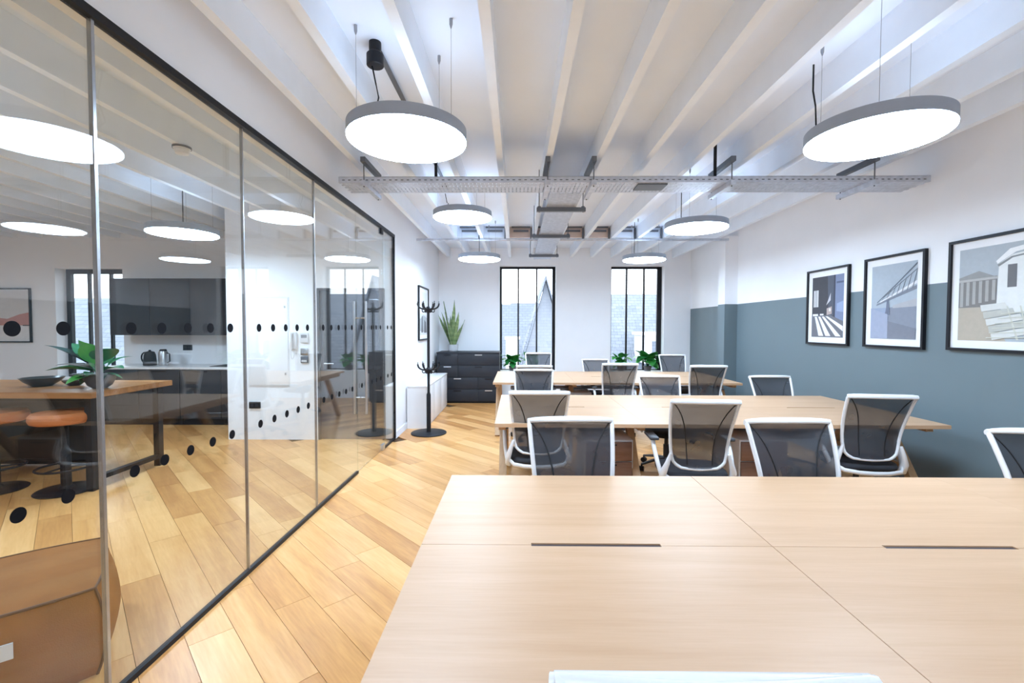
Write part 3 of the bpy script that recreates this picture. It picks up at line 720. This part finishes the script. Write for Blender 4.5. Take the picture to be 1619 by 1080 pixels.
def draw_court(S):
    S((0.42, 0.46, 0.49), rect(0, 1, 0, 1))
    S((0.46, 0.40, 0.32), [(0, 0), (0.35, 0), (0.17, 0.42), (0, 0.38)])
    S((0.22, 0.21, 0.20), rect(0, 0.28, 0.36, 0.68))
    S((0.30, 0.30, 0.29), [(0, 0.66), (0.29, 0.66), (0.15, 0.75), (0, 0.69)]); S((0.45, 0.44, 0.42), [(0, 0.64), (0.30, 0.65), (0.30, 0.675), (0, 0.665)])
    for k in range(6): S((0.40, 0.39, 0.37), rect(0.012+0.047*k, 0.036+0.047*k, 0.37+0.012*k, 0.64))
    S((0.74, 0.75, 0.73), [(0.28, 0.34), (1, 0.10), (1, 0.92), (0.62, 0.92), (0.38, 0.88), (0.29, 0.80)])
    S((0.84, 0.84, 0.83), [(0.28, 0.80), (0.40, 0.90), (0.65, 0.95), (1, 0.96), (1, 0.99), (0.6, 0.985), (0.36, 0.94), (0.27, 0.83)])
    S((0.25, 0.26, 0.26), [(0.29, 0.77), (0.38, 0.845), (0.5, 0.865), (0.5, 0.88), (0.37, 0.86), (0.28, 0.79)])
    for a, b in ((0.35, 0.41), (0.50, 0.56), (0.575, 0.635), (0.72, 0.80), (0.88, 0.96)): S((0.16, 0.16, 0.165), rect(a, b, 0.55, 0.78))
    for k in range(5): S((0.50, 0.50, 0.45) if k % 2 else (0.66, 0.66, 0.62), [(0.17+0.02*k, 0.38-0.075*k), (0.34+0.05*k, 0.40-0.06*k), (0.36+0.05*k, 0.34-0.06*k), (0.18+0.02*k, 0.31-0.075*k)])
    for k in range(9): S((0.60, 0.60, 0.52), [(0.42+0.07*k, 0.02), (0.435+0.07*k, 0.02), (0.36+0.085*k, 0.36), (0.35+0.085*k, 0.36)])
    for k in range(6): S((0.58, 0.58, 0.50), [(0.22+0.02*k, 0.03+0.05*k), (1, 0.06+0.055*k), (1, 0.07+0.055*k), (0.22+0.02*k, 0.04+0.05*k)])
def draw_sketch(S):
    S((0.62, 0.63, 0.65), rect(0, 1, 0, 1)); S((0.40, 0.42, 0.43), [(0, 0.1), (1, 0.05), (1, 0.4), (0.5, 0.46), (0, 0.36)])
    S((0.12, 0.12, 0.13), [(0.2, 0.06), (0.42, 0.06), (0.36, 0.46), (0.25, 0.42)]); S((0.14, 0.14, 0.15), [(0.55, 0.05), (0.9, 0.05), (0.82, 0.30), (0.6, 0.36)])
    S((0.74, 0.75, 0.77), [(0, 0.5), (1, 0.46), (1, 1), (0, 1)])
def draw_abstract(S):
    S((0.72, 0.70, 0.69), rect(0, 1, 0, 1)); S((0.58, 0.30, 0.27), [(0, 0.30), (1, 0.30), (1, 0.56), (0.8, 0.52), (0.55, 0.43), (0.3, 0.46), (0, 0.40)])
    S((0.80, 0.79, 0.79), rect(0, 1, 0, 0.30)); S((0.10, 0.09, 0.10), rect(0.86, 1, 0.29, 0.31))
rw = -math.pi/2
picture('small portrait print of a dark hall with light stripes on the blue wall', (RX-0.002, 5.606, 1.282), rw, 0.70, 0.874, draw_hall)
picture('portrait print of a steel bridge over water, middle of the right wall', (RX-0.002, 4.69, 1.287), rw, 0.69, 0.880, draw_bridge)
picture('large landscape print of a pale round building, cut by the right edge', (RX-0.002, 3.785, 1.298), rw, 1.20, 0.878, draw_court, mount=0.06)
picture('narrow framed monochrome print on the white wall behind the coat stand', (GX+0.002, 7.37, 1.255), math.pi/2, 0.80, 0.90, draw_sketch)
picture('framed pink and cream abstract print beside the kitchen window', (-8.72, KY-0.002, 1.215), 0, 0.87, 0.88, draw_abstract, mount=0.012)

# ------------------------------------------------------------------ coat stand
cs = thing('coat_stand', 'black metal coat stand with two tiers of hooks by the white wall', 'coat stand', (-1.224, 6.283, 0))
MB().lathe([(0.245, 0), (0.245, 0.012), (0.235, 0.018), (0.03, 0.024)], n=40).build('base', M['black'], cs)
MB().lathe([(0.030, 0.02), (0.030, 0.54), (0.019, 0.57), (0.019, 1.76)], n=16).build('pole', M['black'], cs)
for z in (0.88, 1.72):
    MB().lathe([(0.019, z-0.05), (0.042, z-0.02), (0.042, z+0.015), (0.019, z+0.04)], n=16).build('hub', M['black'], cs)
    for k in range(6):
        a = R(60*k+15); c, s = math.cos(a), math.sin(a)
        hk = bez((0.03*c, 0.03*s, z), (0.11*c, 0.11*s, z+0.005), (0.155*c, 0.155*s, z+0.03), (0.145*c, 0.145*s, z+0.11), 7)
        MB().tube(hk, [0.011]*7+[0.009], 8).build('hook', M['black'], cs)
        hk = bez((0.03*c, 0.03*s, z-0.02), (0.07*c, 0.07*s, z-0.05), (0.085*c, 0.085*s, z-0.04), (0.085*c, 0.085*s, z-0.005), 5)
        MB().tube(hk, 0.007, 6).build('lower_hook', M['black'], cs)

# low white cabinet along the wall
lc = thing('low_cabinet', 'long low white cabinet against the wall behind the coat stand', 'cabinet', (GX+0.004, 6.56, 0))
MB().box(0.012, 0.29, 0.0, 1.88, 0.0, 0.60).build('body', M['pwhite'], lc, smooth=False)
MB().box(0.012, 0.31, -0.012, 1.89, 0.602, 0.622, 0.003).build('top', M['pwhite'], lc)
for k in range(3): MB().box(0.291, 0.306, 0.01+k*0.622, 0.625+k*0.622, 0.03, 0.595, 0.002).build('door', M['pwhite'], lc)

# dark drawer cabinet at the back
dc = thing('drawer_cabinet', 'charcoal drawer cabinet in the back corner under the sword plant', 'cabinet', (-1.55, 8.765, 0))
WC = 1.21
MB().box(0, WC, 0.02, 0.60, 0.03, 0.965).build('carcass', M['cabinet'], dc, smooth=False)
MB().box(-0.005, WC+0.005, 0.0, 0.605, 0.967, 0.99, 0.003).build('top', M['cabinet'], dc)
MB().box(0.02, WC-0.02, 0.04, 0.58, 0.0, 0.03).build('plinth', M['black'], dc, smooth=False)
rows = [(0.045, 0.27, 0.80), (0.278, 0.50, 0.80), (0.508, 0.73, 0.41), (0.738, 0.96, 0.41)]
for z0, z1, sp in rows:
    for a, b in ((0.006, sp-0.003), (sp+0.003, WC-0.006)):
        d = MB().box(a, b, 0.0, 0.019, z0, z1, 0.002).build('drawer', M['cabinet'], dc)
        c = (a+b)/2; MB().box(c-0.07, c+0.07, -0.012, 0.0, z1-0.032, z1-0.012).build('pull', M['black'] if (a+z0)*10 % 3 < 2 else M['steel'], d, smooth=False)

# ------------------------------------------------------------------ plants
def leafmesh(name, L, W, bend, mat, n=8, tip=1.3, cup=0.15):
    vs = []; fs = []
    for i in range(n+1):
        t = i/n; wv = W*math.sin(math.pi*min(1, t**(1/tip)*0.97+0.03))**0.8 if 0 < t < 1 else 0.004
        y = L*t*math.cos(bend*t*0.5); z = -L*bend*0.5*t*t
        for s in (-1, -0.5, 0, 0.5, 1): vs.append((s*wv/2, y, z + cup*abs(s)*wv/2))
    for i in range(n):
        for j in range(4): a = i*5+j; fs.append((a, a+1, a+6, a+5))
    m = MB(); m.add(vs, fs); me = m.mesh(name, mat, angle=80); return me
def blademesh(L, W, twist, mat):
    n = 10; vs = []; fs = []
    for i in range(n+1):
        t = i/n; wv = W*(0.65+0.5*math.sin(math.pi*t*0.8))*(1 if t < 0.75 else max(0.04, (1-t)/0.25))
        a = twist*t; dx, dy = math.cos(a)*wv/2, math.sin(a)*wv/2
        for s, bulge in ((-1, 0), (0, -0.006), (1, 0)): vs.append((s*dx - math.sin(a)*bulge, s*dy + math.cos(a)*bulge + 0.05*t*t*L, L*t))
    for i in range(n):
        for j in range(2): a = i*3+j; fs.append((a, a+1, a+4, a+3))
    return MB().add(vs, fs).mesh('leaf', mat, angle=80)
rp = random.Random(11)
sp = thing('sword_plant', 'upright sword-leaved plant in a grey pot on the charcoal cabinet', 'plant', (-1.27, 9.05, 0.99))
MB().lathe([(0.075, 0), (0.095, 0.02), (0.105, 0.14), (0.098, 0.14), (0.095, 0.125)], n=24).build('pot', M['potlight'], sp)
MB().lathe([(0.094, 0.118), (0.094, 0.124)], n=24).build('soil', M['soil'], sp)
for k in range(26):
    L = rp.uniform(0.32, 0.70) if k > 2 else rp.uniform(0.8, 0.98); a = rp.uniform(0, 2*math.pi); tilt = rp.uniform(0.03, 0.36) if k > 2 else 0.12
    me = blademesh(L, rp.uniform(0.045, 0.07), rp.uniform(-0.8, 0.8), M['leafC'])
    o = mkobj('leaf', me, sp, (0.05*math.cos(a), 0.05*math.sin(a), 0.118)); o.rotation_euler = (Matrix.Rotation(a-math.pi/2, 3, 'Z') @ Matrix.Rotation(-tilt, 3, 'X')).to_euler()
LA = [leafmesh('leaf', 0.21, 0.19, 0.6, M['leafA']), leafmesh('leaf', 0.18, 0.16, 0.8, M['leafE'])]
def bushy(loc, label, r, n, seed, mats=None, h=0.2):
    q = random.Random(seed)
    t = thing('potted_plant', label, 'plant', loc)
    MB().lathe([(0.065, 0), (0.085, 0.10), (0.078, 0.10), (0.076, 0.085)], n=20).build('pot', M['potgrey'], t)
    MB().lathe([(0.075, 0.08), (0.075, 0.085)], n=20).build('soil', M['soil'], t)
    for k in range(n):
        a = math.pi + (2*math.pi*k*0.381966) % math.pi; e = q.uniform(-0.5, 1.25); l = q.uniform(0.25, 1)*h
        p = (l*0.5*math.cos(a), l*0.5*math.sin(a), 0.085+l)
        st = MB().tube([(0.01*math.cos(a), 0.01*math.sin(a), 0.084), (p[0]*0.6, p[1]*0.6, 0.085+l*0.6), p], 0.003, 5).build('stem', M['leafB'], t)
        o = mkobj('leaf', LA[k % 2], st, p, scale=(r, r, r)); o.rotation_euler = (Matrix.Rotation(a-math.pi/2, 3, 'Z') @ Matrix.Rotation(e, 3, 'X')).to_euler()
    return t
SZ = WZ0 + 0.0255
bushy((-0.09, BY+0.085, SZ), 'leafy green plant on the left window sill beside the charcoal cabinet', 0.95, 26, 3, h=0.19)
bushy((0.30, BY+0.085, SZ), 'smaller leafy plant on the left window sill behind the chair', 0.85, 22, 4, h=0.20)
bushy((2.16, BY+0.085, SZ), 'leafy plant on the right window sill, left of the mullions', 0.85, 22, 5, h=0.21)
bushy((2.72, BY+0.085, SZ), 'bright bushy plant on the right window sill, right side', 1.1, 32, 6, h=0.25)

# ------------------------------------------------------------------ kitchen room: timber table and what stands on it
TT = 0.90
tb = thing('timber_table', 'thick timber high table with black legs behind the glass', 'table', (-3.72, 3.92, 0))
nb = 5
for k in range(nb):
    d = 0.94/nb; MB().box(-2.6, 0.0, k*d+0.0008, (k+1)*d-0.0008, TT-0.053, TT).build('plank', M['table'], tb, smooth=False)
MB().box(-2.45, -0.15, 0.08, 0.86, TT-0.085, TT-0.055).build('under_frame', M['black'], tb, smooth=False)
for x, y in ((-0.10, 0.10), (-0.10, 0.86), (-2.45, 0.10), (-2.45, 0.86)):
    MB().box(x-0.03, x+0.03, y-0.03, y+0.03, 0, TT-0.055).build('leg', M['black'], tb, smooth=False)
MB().box(-1.86, -0.82, 0.80, 0.87, 0.02, TT-0.09).build('modesty_panel', M['kdark'], tb, smooth=False)
MB().box(-0.13, -0.07, 0.13, 0.83, 0.08, 0.12).build('stretcher', M['black'], tb, smooth=False)
def stool(x, y, label):
    t = thing('bar_stool', label, 'stool', (x, y, 0), 0, 'leather bar stools at the timber table')
    MB().lathe([(0.215, 0), (0.222, 0.008), (0.21, 0.018), (0.06, 0.032), (0.04, 0.05)], n=36).build('base', M['black'], t)
    MB().lathe([(0.038, 0.04), (0.038, 0.36), (0.026, 0.38), (0.026, 0.59), (0.10, 0.60), (0.12, 0.618)], n=18).build('column', M['black'], t)
    MB().lathe([(0.20, 0.618), (0.225, 0.628), (0.238, 0.655), (0.236, 0.69), (0.215, 0.715), (0.12, 0.722)], n=40).build('seat', M['leather2'], t)
    fr = [(0.20*math.cos(2*math.pi*k/28), 0.20*math.sin(2*math.pi*k/28), 0.215) for k in range(28)]
    f = MB().tube(fr, 0.010, 8, closed=True).build('foot_ring', M['black'], t)
    mb = MB()
    for k in range(3): a = R(30+120*k); mb.tube([(0.03*math.cos(a), 0.03*math.sin(a), 0.215), (0.2*math.cos(a), 0.2*math.sin(a), 0.215)], 0.008, 6)
    mb.build('spoke', M['black'], f)
stool(-4.06, 4.02, 'tan leather bar stool behind the glass, the one fully in view')
stool(-4.70, 4.01, 'tan leather bar stool cut by the left edge of the photo')
def bowl(x, y, r, h, label):
    prof = [(r*0.42, TT), (r*0.45, TT+0.004), (r*0.8, TT+h*0.55), (r, TT+h), (r*0.95, TT+h), (r*0.74, TT+h*0.58), (r*0.38, TT+0.02)]
    tag(MB().lathe(prof, n=36).build('bowl', M['bowl'], loc=(x, y, 0.0)), label, 'bowl', 'black bowls on the timber table')
bowl(-4.60, 4.35, 0.165, 0.085, 'larger black bowl on the timber table')
bowl(-4.335, 4.40, 0.095, 0.055, 'smaller black bowl on the timber table, beside the plant')
kp = thing('rubber_plant', 'large-leaved green plant in a grey bowl pot on the timber table', 'plant', (-3.915, 4.22, TT))
MB().lathe([(0.05, 0), (0.09, 0.03), (0.118, 0.09), (0.12, 0.125), (0.11, 0.125), (0.105, 0.105)], n=28).build('pot', M['potgrey'], kp)
MB().lathe([(0.104, 0.10), (0.104, 0.106)], n=28).build('soil', M['soil'], kp)
BL = {'a': leafmesh('leaf', 0.27, 0.27, 0.35, M['leafA'], cup=0.25), 'b': leafmesh('leaf', 0.30, 0.20, 0.5, M['leafB'], cup=0.3), 'c': leafmesh('leaf', 0.24, 0.12, 0.8, M['leafB'], cup=0.2), 'd': leafmesh('leaf', 0.28, 0.12, 0.5, M['leafD'], cup=0.2)}
for ang, el, st, l, k in ((255, 78, 0.10, 1.0, 'a'), (285, 70, 0.13, 0.85, 'a'), (325, 40, 0.14, 1.05, 'b'), (205, 50, 0.12, 0.9, 'd'), (350, 20, 0.06, 0.8, 'b'), (180, 20, 0.07, 1.35, 'd'), (195, 42, 0.12, 1.4, 'd'), (225, 20, 0.05, 1.1, 'b'), (170, 55, 0.10, 1.1, 'b'), (215, 5, 0.02, 1.0, 'c'), (245, -5, 0.02, 0.9, 'a'), (165, -2, 0.03, 1.1, 'c'), (290, 15, 0.03, 0.7, 'b'), (60, 45, 0.10, 0.9, 'c'), (120, 50, 0.10, 0.9, 'b'), (20, 5, 0.03, 0.7, 'c'), (320, 5, 0.03, 0.7, 'd'), (140, 25, 0.06, 0.9, 'd')):
    a = R(ang); p = (st*0.6*math.cos(a), st*0.6*math.sin(a), 0.105+st)
    s_ = MB().tube([(0.015*math.cos(a), 0.015*math.sin(a), 0.104), (p[0]*0.5, p[1]*0.5, 0.105+st*0.6), p], 0.0045, 6).build('stem', M['leafB'], kp)
    o = mkobj('leaf', BL[k], s_, p, scale=(l, l, l)); o.rotation_euler = (Matrix.Rotation(a-math.pi/2, 3, 'Z') @ Matrix.Rotation(R(el), 3, 'X')).to_euler()

# pouf close to the glass
pf = thing('leather_pouf', 'tan leather cube pouf on the floor just behind the glass', 'pouf', (-2.202, 1.907, 0), R(40.5))
bm = bmesh.new(); bmesh.ops.create_cube(bm, size=1)
bmesh.ops.subdivide_edges(bm, edges=bm.edges[:], cuts=9, use_grid_fill=True)
SXY, SZ_ = 0.648, 0.372
for v in bm.verts:
    x, y, z = v.co*2; k = 1 + 0.15*(1-z*z)*(1 - 0.3*(abs(x)*abs(y)))
    f = 0.10*(1-x*x)*(1-y*y)
    rnd = lambda a, b, c: a*math.sqrt(1 - 0.16*b*b - 0.0*c*c)
    X = rnd(x, y, z)*SXY/2*k; Y = rnd(y, x, z)*SXY/2*k
    Z = (z*0.5+0.5)*SZ_ + (f*0.45 if z > 0.98 else (0.0 if z < -0.98 else 0))
    v.co = (X, Y, max(0.001, Z))
me = bpy.data.meshes.new('cushion'); bm.to_mesh(me); bm.free(); me.materials.append(M['leather']); me.shade_smooth(); me.set_sharp_from_angle(angle=R(50))
po = mkobj('cushion', me, pf)
def pe(x, y, z):
    k = 1 + 0.15*(1-z*z)*(1 - 0.3*(abs(x)*abs(y)))
    return (x*math.sqrt(1-0.16*y*y)*SXY/2*k, y*math.sqrt(1-0.16*x*x)*SXY/2*k, (z*0.5+0.5)*SZ_)
q = [-1+2*i/12 for i in range(13)]
top = [pe(s, -1, 1) for s in q] + [pe(1, s, 1) for s in q[1:]] + [pe(-s, 1, 1) for s in q[1:]] + [pe(-1, -s, 1) for s in q[1:-1]]
MB().tube(top, 0.006, 6, closed=True).build('piping', M['leatherseam'], pf)
for sx, sy in ((1, 1), (1, -1), (-1, 1), (-1, -1)): MB().tube([pe(sx, sy, s) for s in q], 0.006, 6, ref=(1, 0, 0)).build('piping', M['leatherseam'], pf)
tp = Vector(pe(0.12, -1, 0.35)); MB().box(tp.x-0.028, tp.x+0.028, tp.y-0.012, tp.y-0.004, tp.z-0.03, tp.z+0.03).build('fabric_tag', M['tag'], pf, smooth=False)

# ------------------------------------------------------------------ kitchen units
KF = KY - 0.60
unit_names = ['farthest left, by the window', 'second from the window', 'third from the window', 'beside the white wall']
for k in range(4):
    x0 = -6.26 + k*0.62
    t = thing('base_unit', 'dark kitchen base unit, ' + unit_names[k], 'cabinet', (x0, KF, 0), 0, 'dark kitchen base units')
    MB().box(0.002, 0.618, 0.02, 0.595, 0.10, 0.84).build('body', M['kdark'], t, smooth=False)
    d = MB().box(0.005, 0.615, 0.0, 0.019, 0.105, 0.835, 0.002).build('door', M['kdark'], t)
    MB().box(0.20, 0.42, -0.01, 0.0, 0.805, 0.82).build('handle', M['black'], d, smooth=False)
    MB().box(0.002, 0.618, 0.06, 0.58, 0.0, 0.10).build('plinth', M['black'], t, smooth=False)
    t = thing('wall_unit', 'dark kitchen wall unit, ' + unit_names[k], 'cabinet', (x0, KY-0.36, 1.35), 0, 'dark kitchen wall units')
    MB().box(0.002, 0.618, 0.02, 0.355, 0.0, 0.86).build('body', M['kdark'], t, smooth=False)
    MB().box(0.003, 0.617, 0.0, 0.019, -0.005, 0.865, 0.0015).build('door', M['kdark'], t)
tag(MB().box(-6.28, -3.785, KF-0.02, KY-0.003, 0.842, 0.875, 0.003).build('worktop', M['kwhite']), 'white kitchen worktop over the dark base units', 'worktop')
kt = thing('kettle', 'black kettle on the white kitchen worktop', 'kettle', (-5.70, KY-0.30, 0.876))
MB().lathe([(0.085, 0), (0.09, 0.02), (0.078, 0.16), (0.06, 0.21), (0.02, 0.22), (0.012, 0.24)], n=24).build('body', M['black'], kt)
MB().tube(bez((-0.06, 0, 0.20), (-0.15, 0, 0.21), (-0.15, 0, 0.06), (-0.085, 0, 0.04), 8), 0.011, 8, ref=(0, 1, 0)).build('handle', M['black'], kt)
cm2 = thing('coffee_jug', 'steel and black flask next to the kettle', 'flask', (-5.49, KY-0.30, 0.876))
MB().lathe([(0.06, 0), (0.062, 0.20), (0.05, 0.225)], n=20).build('body', M['steel'], cm2)
MB().lathe([(0.052, 0.225), (0.04, 0.25)], n=20).build('lid', M['black'], cm2)
MB().tube([(0.06, 0, 0.19), (0.10, 0, 0.18), (0.10, 0, 0.06), (0.06, 0, 0.04)], 0.009, 8, ref=(0, 1, 0)).build('handle', M['black'], cm2)
sk = thing('wall_socket', 'black double socket above the kitchen worktop', 'socket', (-5.32, KY, 1.14))
MB().box(-0.075, 0.075, -0.010, -0.001, -0.045, 0.045, 0.003).build('plate', M['black'], sk)
for sx in (-0.035, 0.035): MB().box(sx-0.022, sx+0.022, -0.014, -0.0102, -0.02, 0.02).build('outlet', M['cabinet'], sk, smooth=False)
fa = thing('tap', 'swan-neck kitchen tap at the worktop beside the white wall', 'tap', (-4.30, KY-0.16, 0.876))
MB().lathe([(0.026, 0), (0.026, 0.05), (0.018, 0.06)], n=16).build('body', M['steel'], fa)
MB().tube([(0, 0, 0.05), (0, 0, 0.24)] + [(-0.0, -0.09+0.09*math.cos(R(a)), 0.24+0.09*math.sin(R(a))) for a in range(20, 181, 20)] + [(0, -0.18, 0.20)], 0.011, 10, ref=(1, 0, 0)).build('spout', M['steel'], fa)
sn = thing('sink', 'black inset sink rim in the kitchen worktop', 'sink', (-4.62, KF+0.08, 0.8755))
mb = MB(); mb.box(0, 0.5, 0, 0.012, 0, 0.006); mb.box(0, 0.5, 0.36, 0.372, 0, 0.006); mb.box(0, 0.012, 0.012, 0.36, 0, 0.006); mb.box(0.488, 0.5, 0.012, 0.36, 0, 0.006); mb.build('rim', M['black'], sn, smooth=False)
MB().box(0.012, 0.488, 0.012, 0.36, 0.0005, 0.0025).build('basin', M['black'], sn, smooth=False)

# things on the white wall beyond the glass
ah = thing('access_hatch', 'white access hatch set in the white wall behind the glass', 'hatch', (-3.50, PY, 0.70))
mb = MB(); mb.box(0, 0.54, -0.008, -0.001, 0, 0.012); mb.box(0, 0.54, -0.008, -0.001, 1.155, 1.167); mb.box(0, 0.012, -0.008, -0.001, 0.012, 1.155); mb.box(0.528, 0.54, -0.008, -0.001, 0.012, 1.155)
mb.build('hatch_frame', M['plate'], ah, smooth=False)
MB().box(0.015, 0.525, -0.012, -0.001, 0.015, 1.152, 0.002).build('hatch_door', M['white'], ah)
for z in (0.15, 1.02): MB().lathe([(0.010, z), (0.010, z+0.03)], 0.49, -0.014, 10).build('lock', M['steel'], ah)
def plate(name, label, cat, x, z, wd, ht, m, m2, inner):
    t = thing(name, label, cat, (x, PY, z)); MB().box(-wd/2, wd/2, -0.022, -0.001, -ht/2, ht/2, 0.004).build('body', m, t)
    for a, b, c, d in inner: MB().box(a, b, -0.026, -0.0222, c, d).build('panel', m2, t, smooth=False)
plate('thermostat', 'white controller with grey display on the white wall, topmost', 'thermostat', -2.76, 1.335, 0.105, 0.13, M['plug'], M['screen'], [(-0.037, 0.037, 0.0, 0.04)])
plate('light_switch', 'steel switch plate below the white controller', 'switch', -2.76, 1.155, 0.095, 0.085, M['joint'], M['screen'], [(-0.03, -0.003, -0.025, 0.025), (0.003, 0.03, -0.025, 0.025)])
plate('light_switch', 'dark switch plate at the bottom of the wall controls', 'switch', -2.76, 1.05, 0.095, 0.085, M['galvdark'], M['plug'], [(-0.034, 0.034, -0.03, -0.002)])
plate('wall_socket', 'black double socket low on the white wall behind the glass', 'socket', -3.42, 0.455, 0.145, 0.085, M['black'], M['cabinet'], [(-0.05, -0.01, -0.02, 0.02), (0.01, 0.05, -0.02, 0.02)])
ip = thing('intercom_phone', 'white intercom handset on the white wall behind the glass', 'intercom', (-2.90, PY, 1.30))
MB().box(-0.045, 0.045, -0.035, -0.001, -0.11, 0.11, 0.008).build('base', M['plug'], ip)
MB().tube([(-0.015, -0.05, -0.10), (-0.015, -0.065, -0.08), (-0.015, -0.065, 0.08), (-0.015, -0.05, 0.10)], [0.024, 0.018, 0.018, 0.024], 10, ref=(1, 0, 0)).build('handset', M['pwhite'], ip)
MB().tube(bez((-0.015, -0.05, -0.10), (-0.03, -0.06, -0.28), (0.03, -0.05, -0.28), (0.02, -0.03, -0.11), 12), 0.004, 6, ref=(1, 0, 0)).build('cord', M['plug'], ip)

# ------------------------------------------------------------------ outside
struct(MB().box(-30, 30, BY+0.3, 60, -4.2, -4.0).build('ground_outside', M['outground'], smooth=False))
def house(label, x0, x1, y0, y1, eave, ridge, roofm, wallm, gable=False, base=-4.0):
    t = thing('building', label, 'building', (0, 0, 0), 0, 'rooftops outside the windows')
    MB().box(x0+0.1, x1-0.1, y0+0.15, y1-0.15, base, eave).build('walls', wallm, t, smooth=False)
    th = 0.12
    if not gable:
        ym = (y0+y1)/2
        for s, a, b in ((0, y0, ym), (1, y1, ym)):
            mb = MB(); mb.add([(x0, a, eave), (x1, a, eave), (x1, b, ridge), (x0, b, ridge), (x0, a, eave+th), (x1, a, eave+th), (x1, b, ridge+th), (x0, b, ridge+th)],
                              [(0,1,2,3),(7,6,5,4),(0,4,5,1),(1,5,6,2),(2,6,7,3),(3,7,4,0)])
            mb.build('roof_slope', roofm, t, smooth=False)
        for x in (x0+0.1, x1-0.2): 
            mb = MB(); mb.add([(x, y0+0.15, eave), (x, y1-0.15, eave), (x, ym, ridge), (x+0.1, y0+0.15, eave), (x+0.1, y1-0.15, eave), (x+0.1, ym, ridge)], [(0,1,2),(5,4,3),(0,3,4,1),(1,4,5,2),(2,5,3,0)]); mb.build('gable_wall', wallm, t, smooth=False)
    else:
        xm = (x0+x1)/2
        for a, b in ((x0, xm), (x1, xm)):
            mb = MB(); mb.add([(a, y0, eave), (a, y1, eave), (b, y1, ridge), (b, y0, ridge), (a, y0, eave+th), (a, y1, eave+th), (b, y1, ridge+th), (b, y0, ridge+th)],
                              [(0,1,2,3),(7,6,5,4),(0,4,5,1),(1,5,6,2),(2,6,7,3),(3,7,4,0)])
            mb.build('roof_slope', roofm, t, smooth=False)
        MB().prism([(x0+0.12, eave), (x1-0.12, eave), (xm, ridge-0.05)], y0+0.15, y0+0.4).build('gable_wall', wallm, t, smooth=False)
    return t
house('slate-roofed house with a long ridge seen through the left window', -6, 1.4, 15.5, 22.5, -1.2, 2.35, M['slate'], M['outwall'])
house('pale gabled house at the right of the left window', -0.75, 2.35, 12.6, 15.2, -2.4, 2.8, M['slate2'], M['outwall'], gable=True)
ch = thing('chimney', 'white chimney stack low in the left window', 'chimney', (-0.12, 12.2, 0))
MB().box(-0.17, 0.17, -0.2, 0.2, -4, 1.15).build('stack', M['outwhite'], ch, smooth=False); MB().box(-0.2, 0.2, -0.23, 0.23, 1.15, 1.22).build('cap', M['outwhite'], ch, smooth=False)
house('broad slate roof filling the right window', 2.4, 13.0, 15.8, 23.0, -1.6, 2.75, M['slate2'], M['outwall'])
h2 = thing('roof_dormer', 'white flat dormer on the broad slate roof in the right window', 'dormer', (5.2, 15.9, 0.2))
MB().box(-0.7, 0.7, 0, 1.6, 0.0, 1.0).build('body', M['outwhite'], h2, smooth=False); MB().box(-0.8, 0.8, -0.08, 1.6, 1.0, 1.1).build('cap', M['outwhite'], h2, smooth=False); MB().box(-0.5, 0.5, -0.03, 0.0, 0.3, 0.8).build('pane', M['slate'], h2, smooth=False)
house('pale rooftop outside the kitchen window', -16, -8.8, 11, 16, -0.5, 2.2, M['slate2'], M['outwhite'])
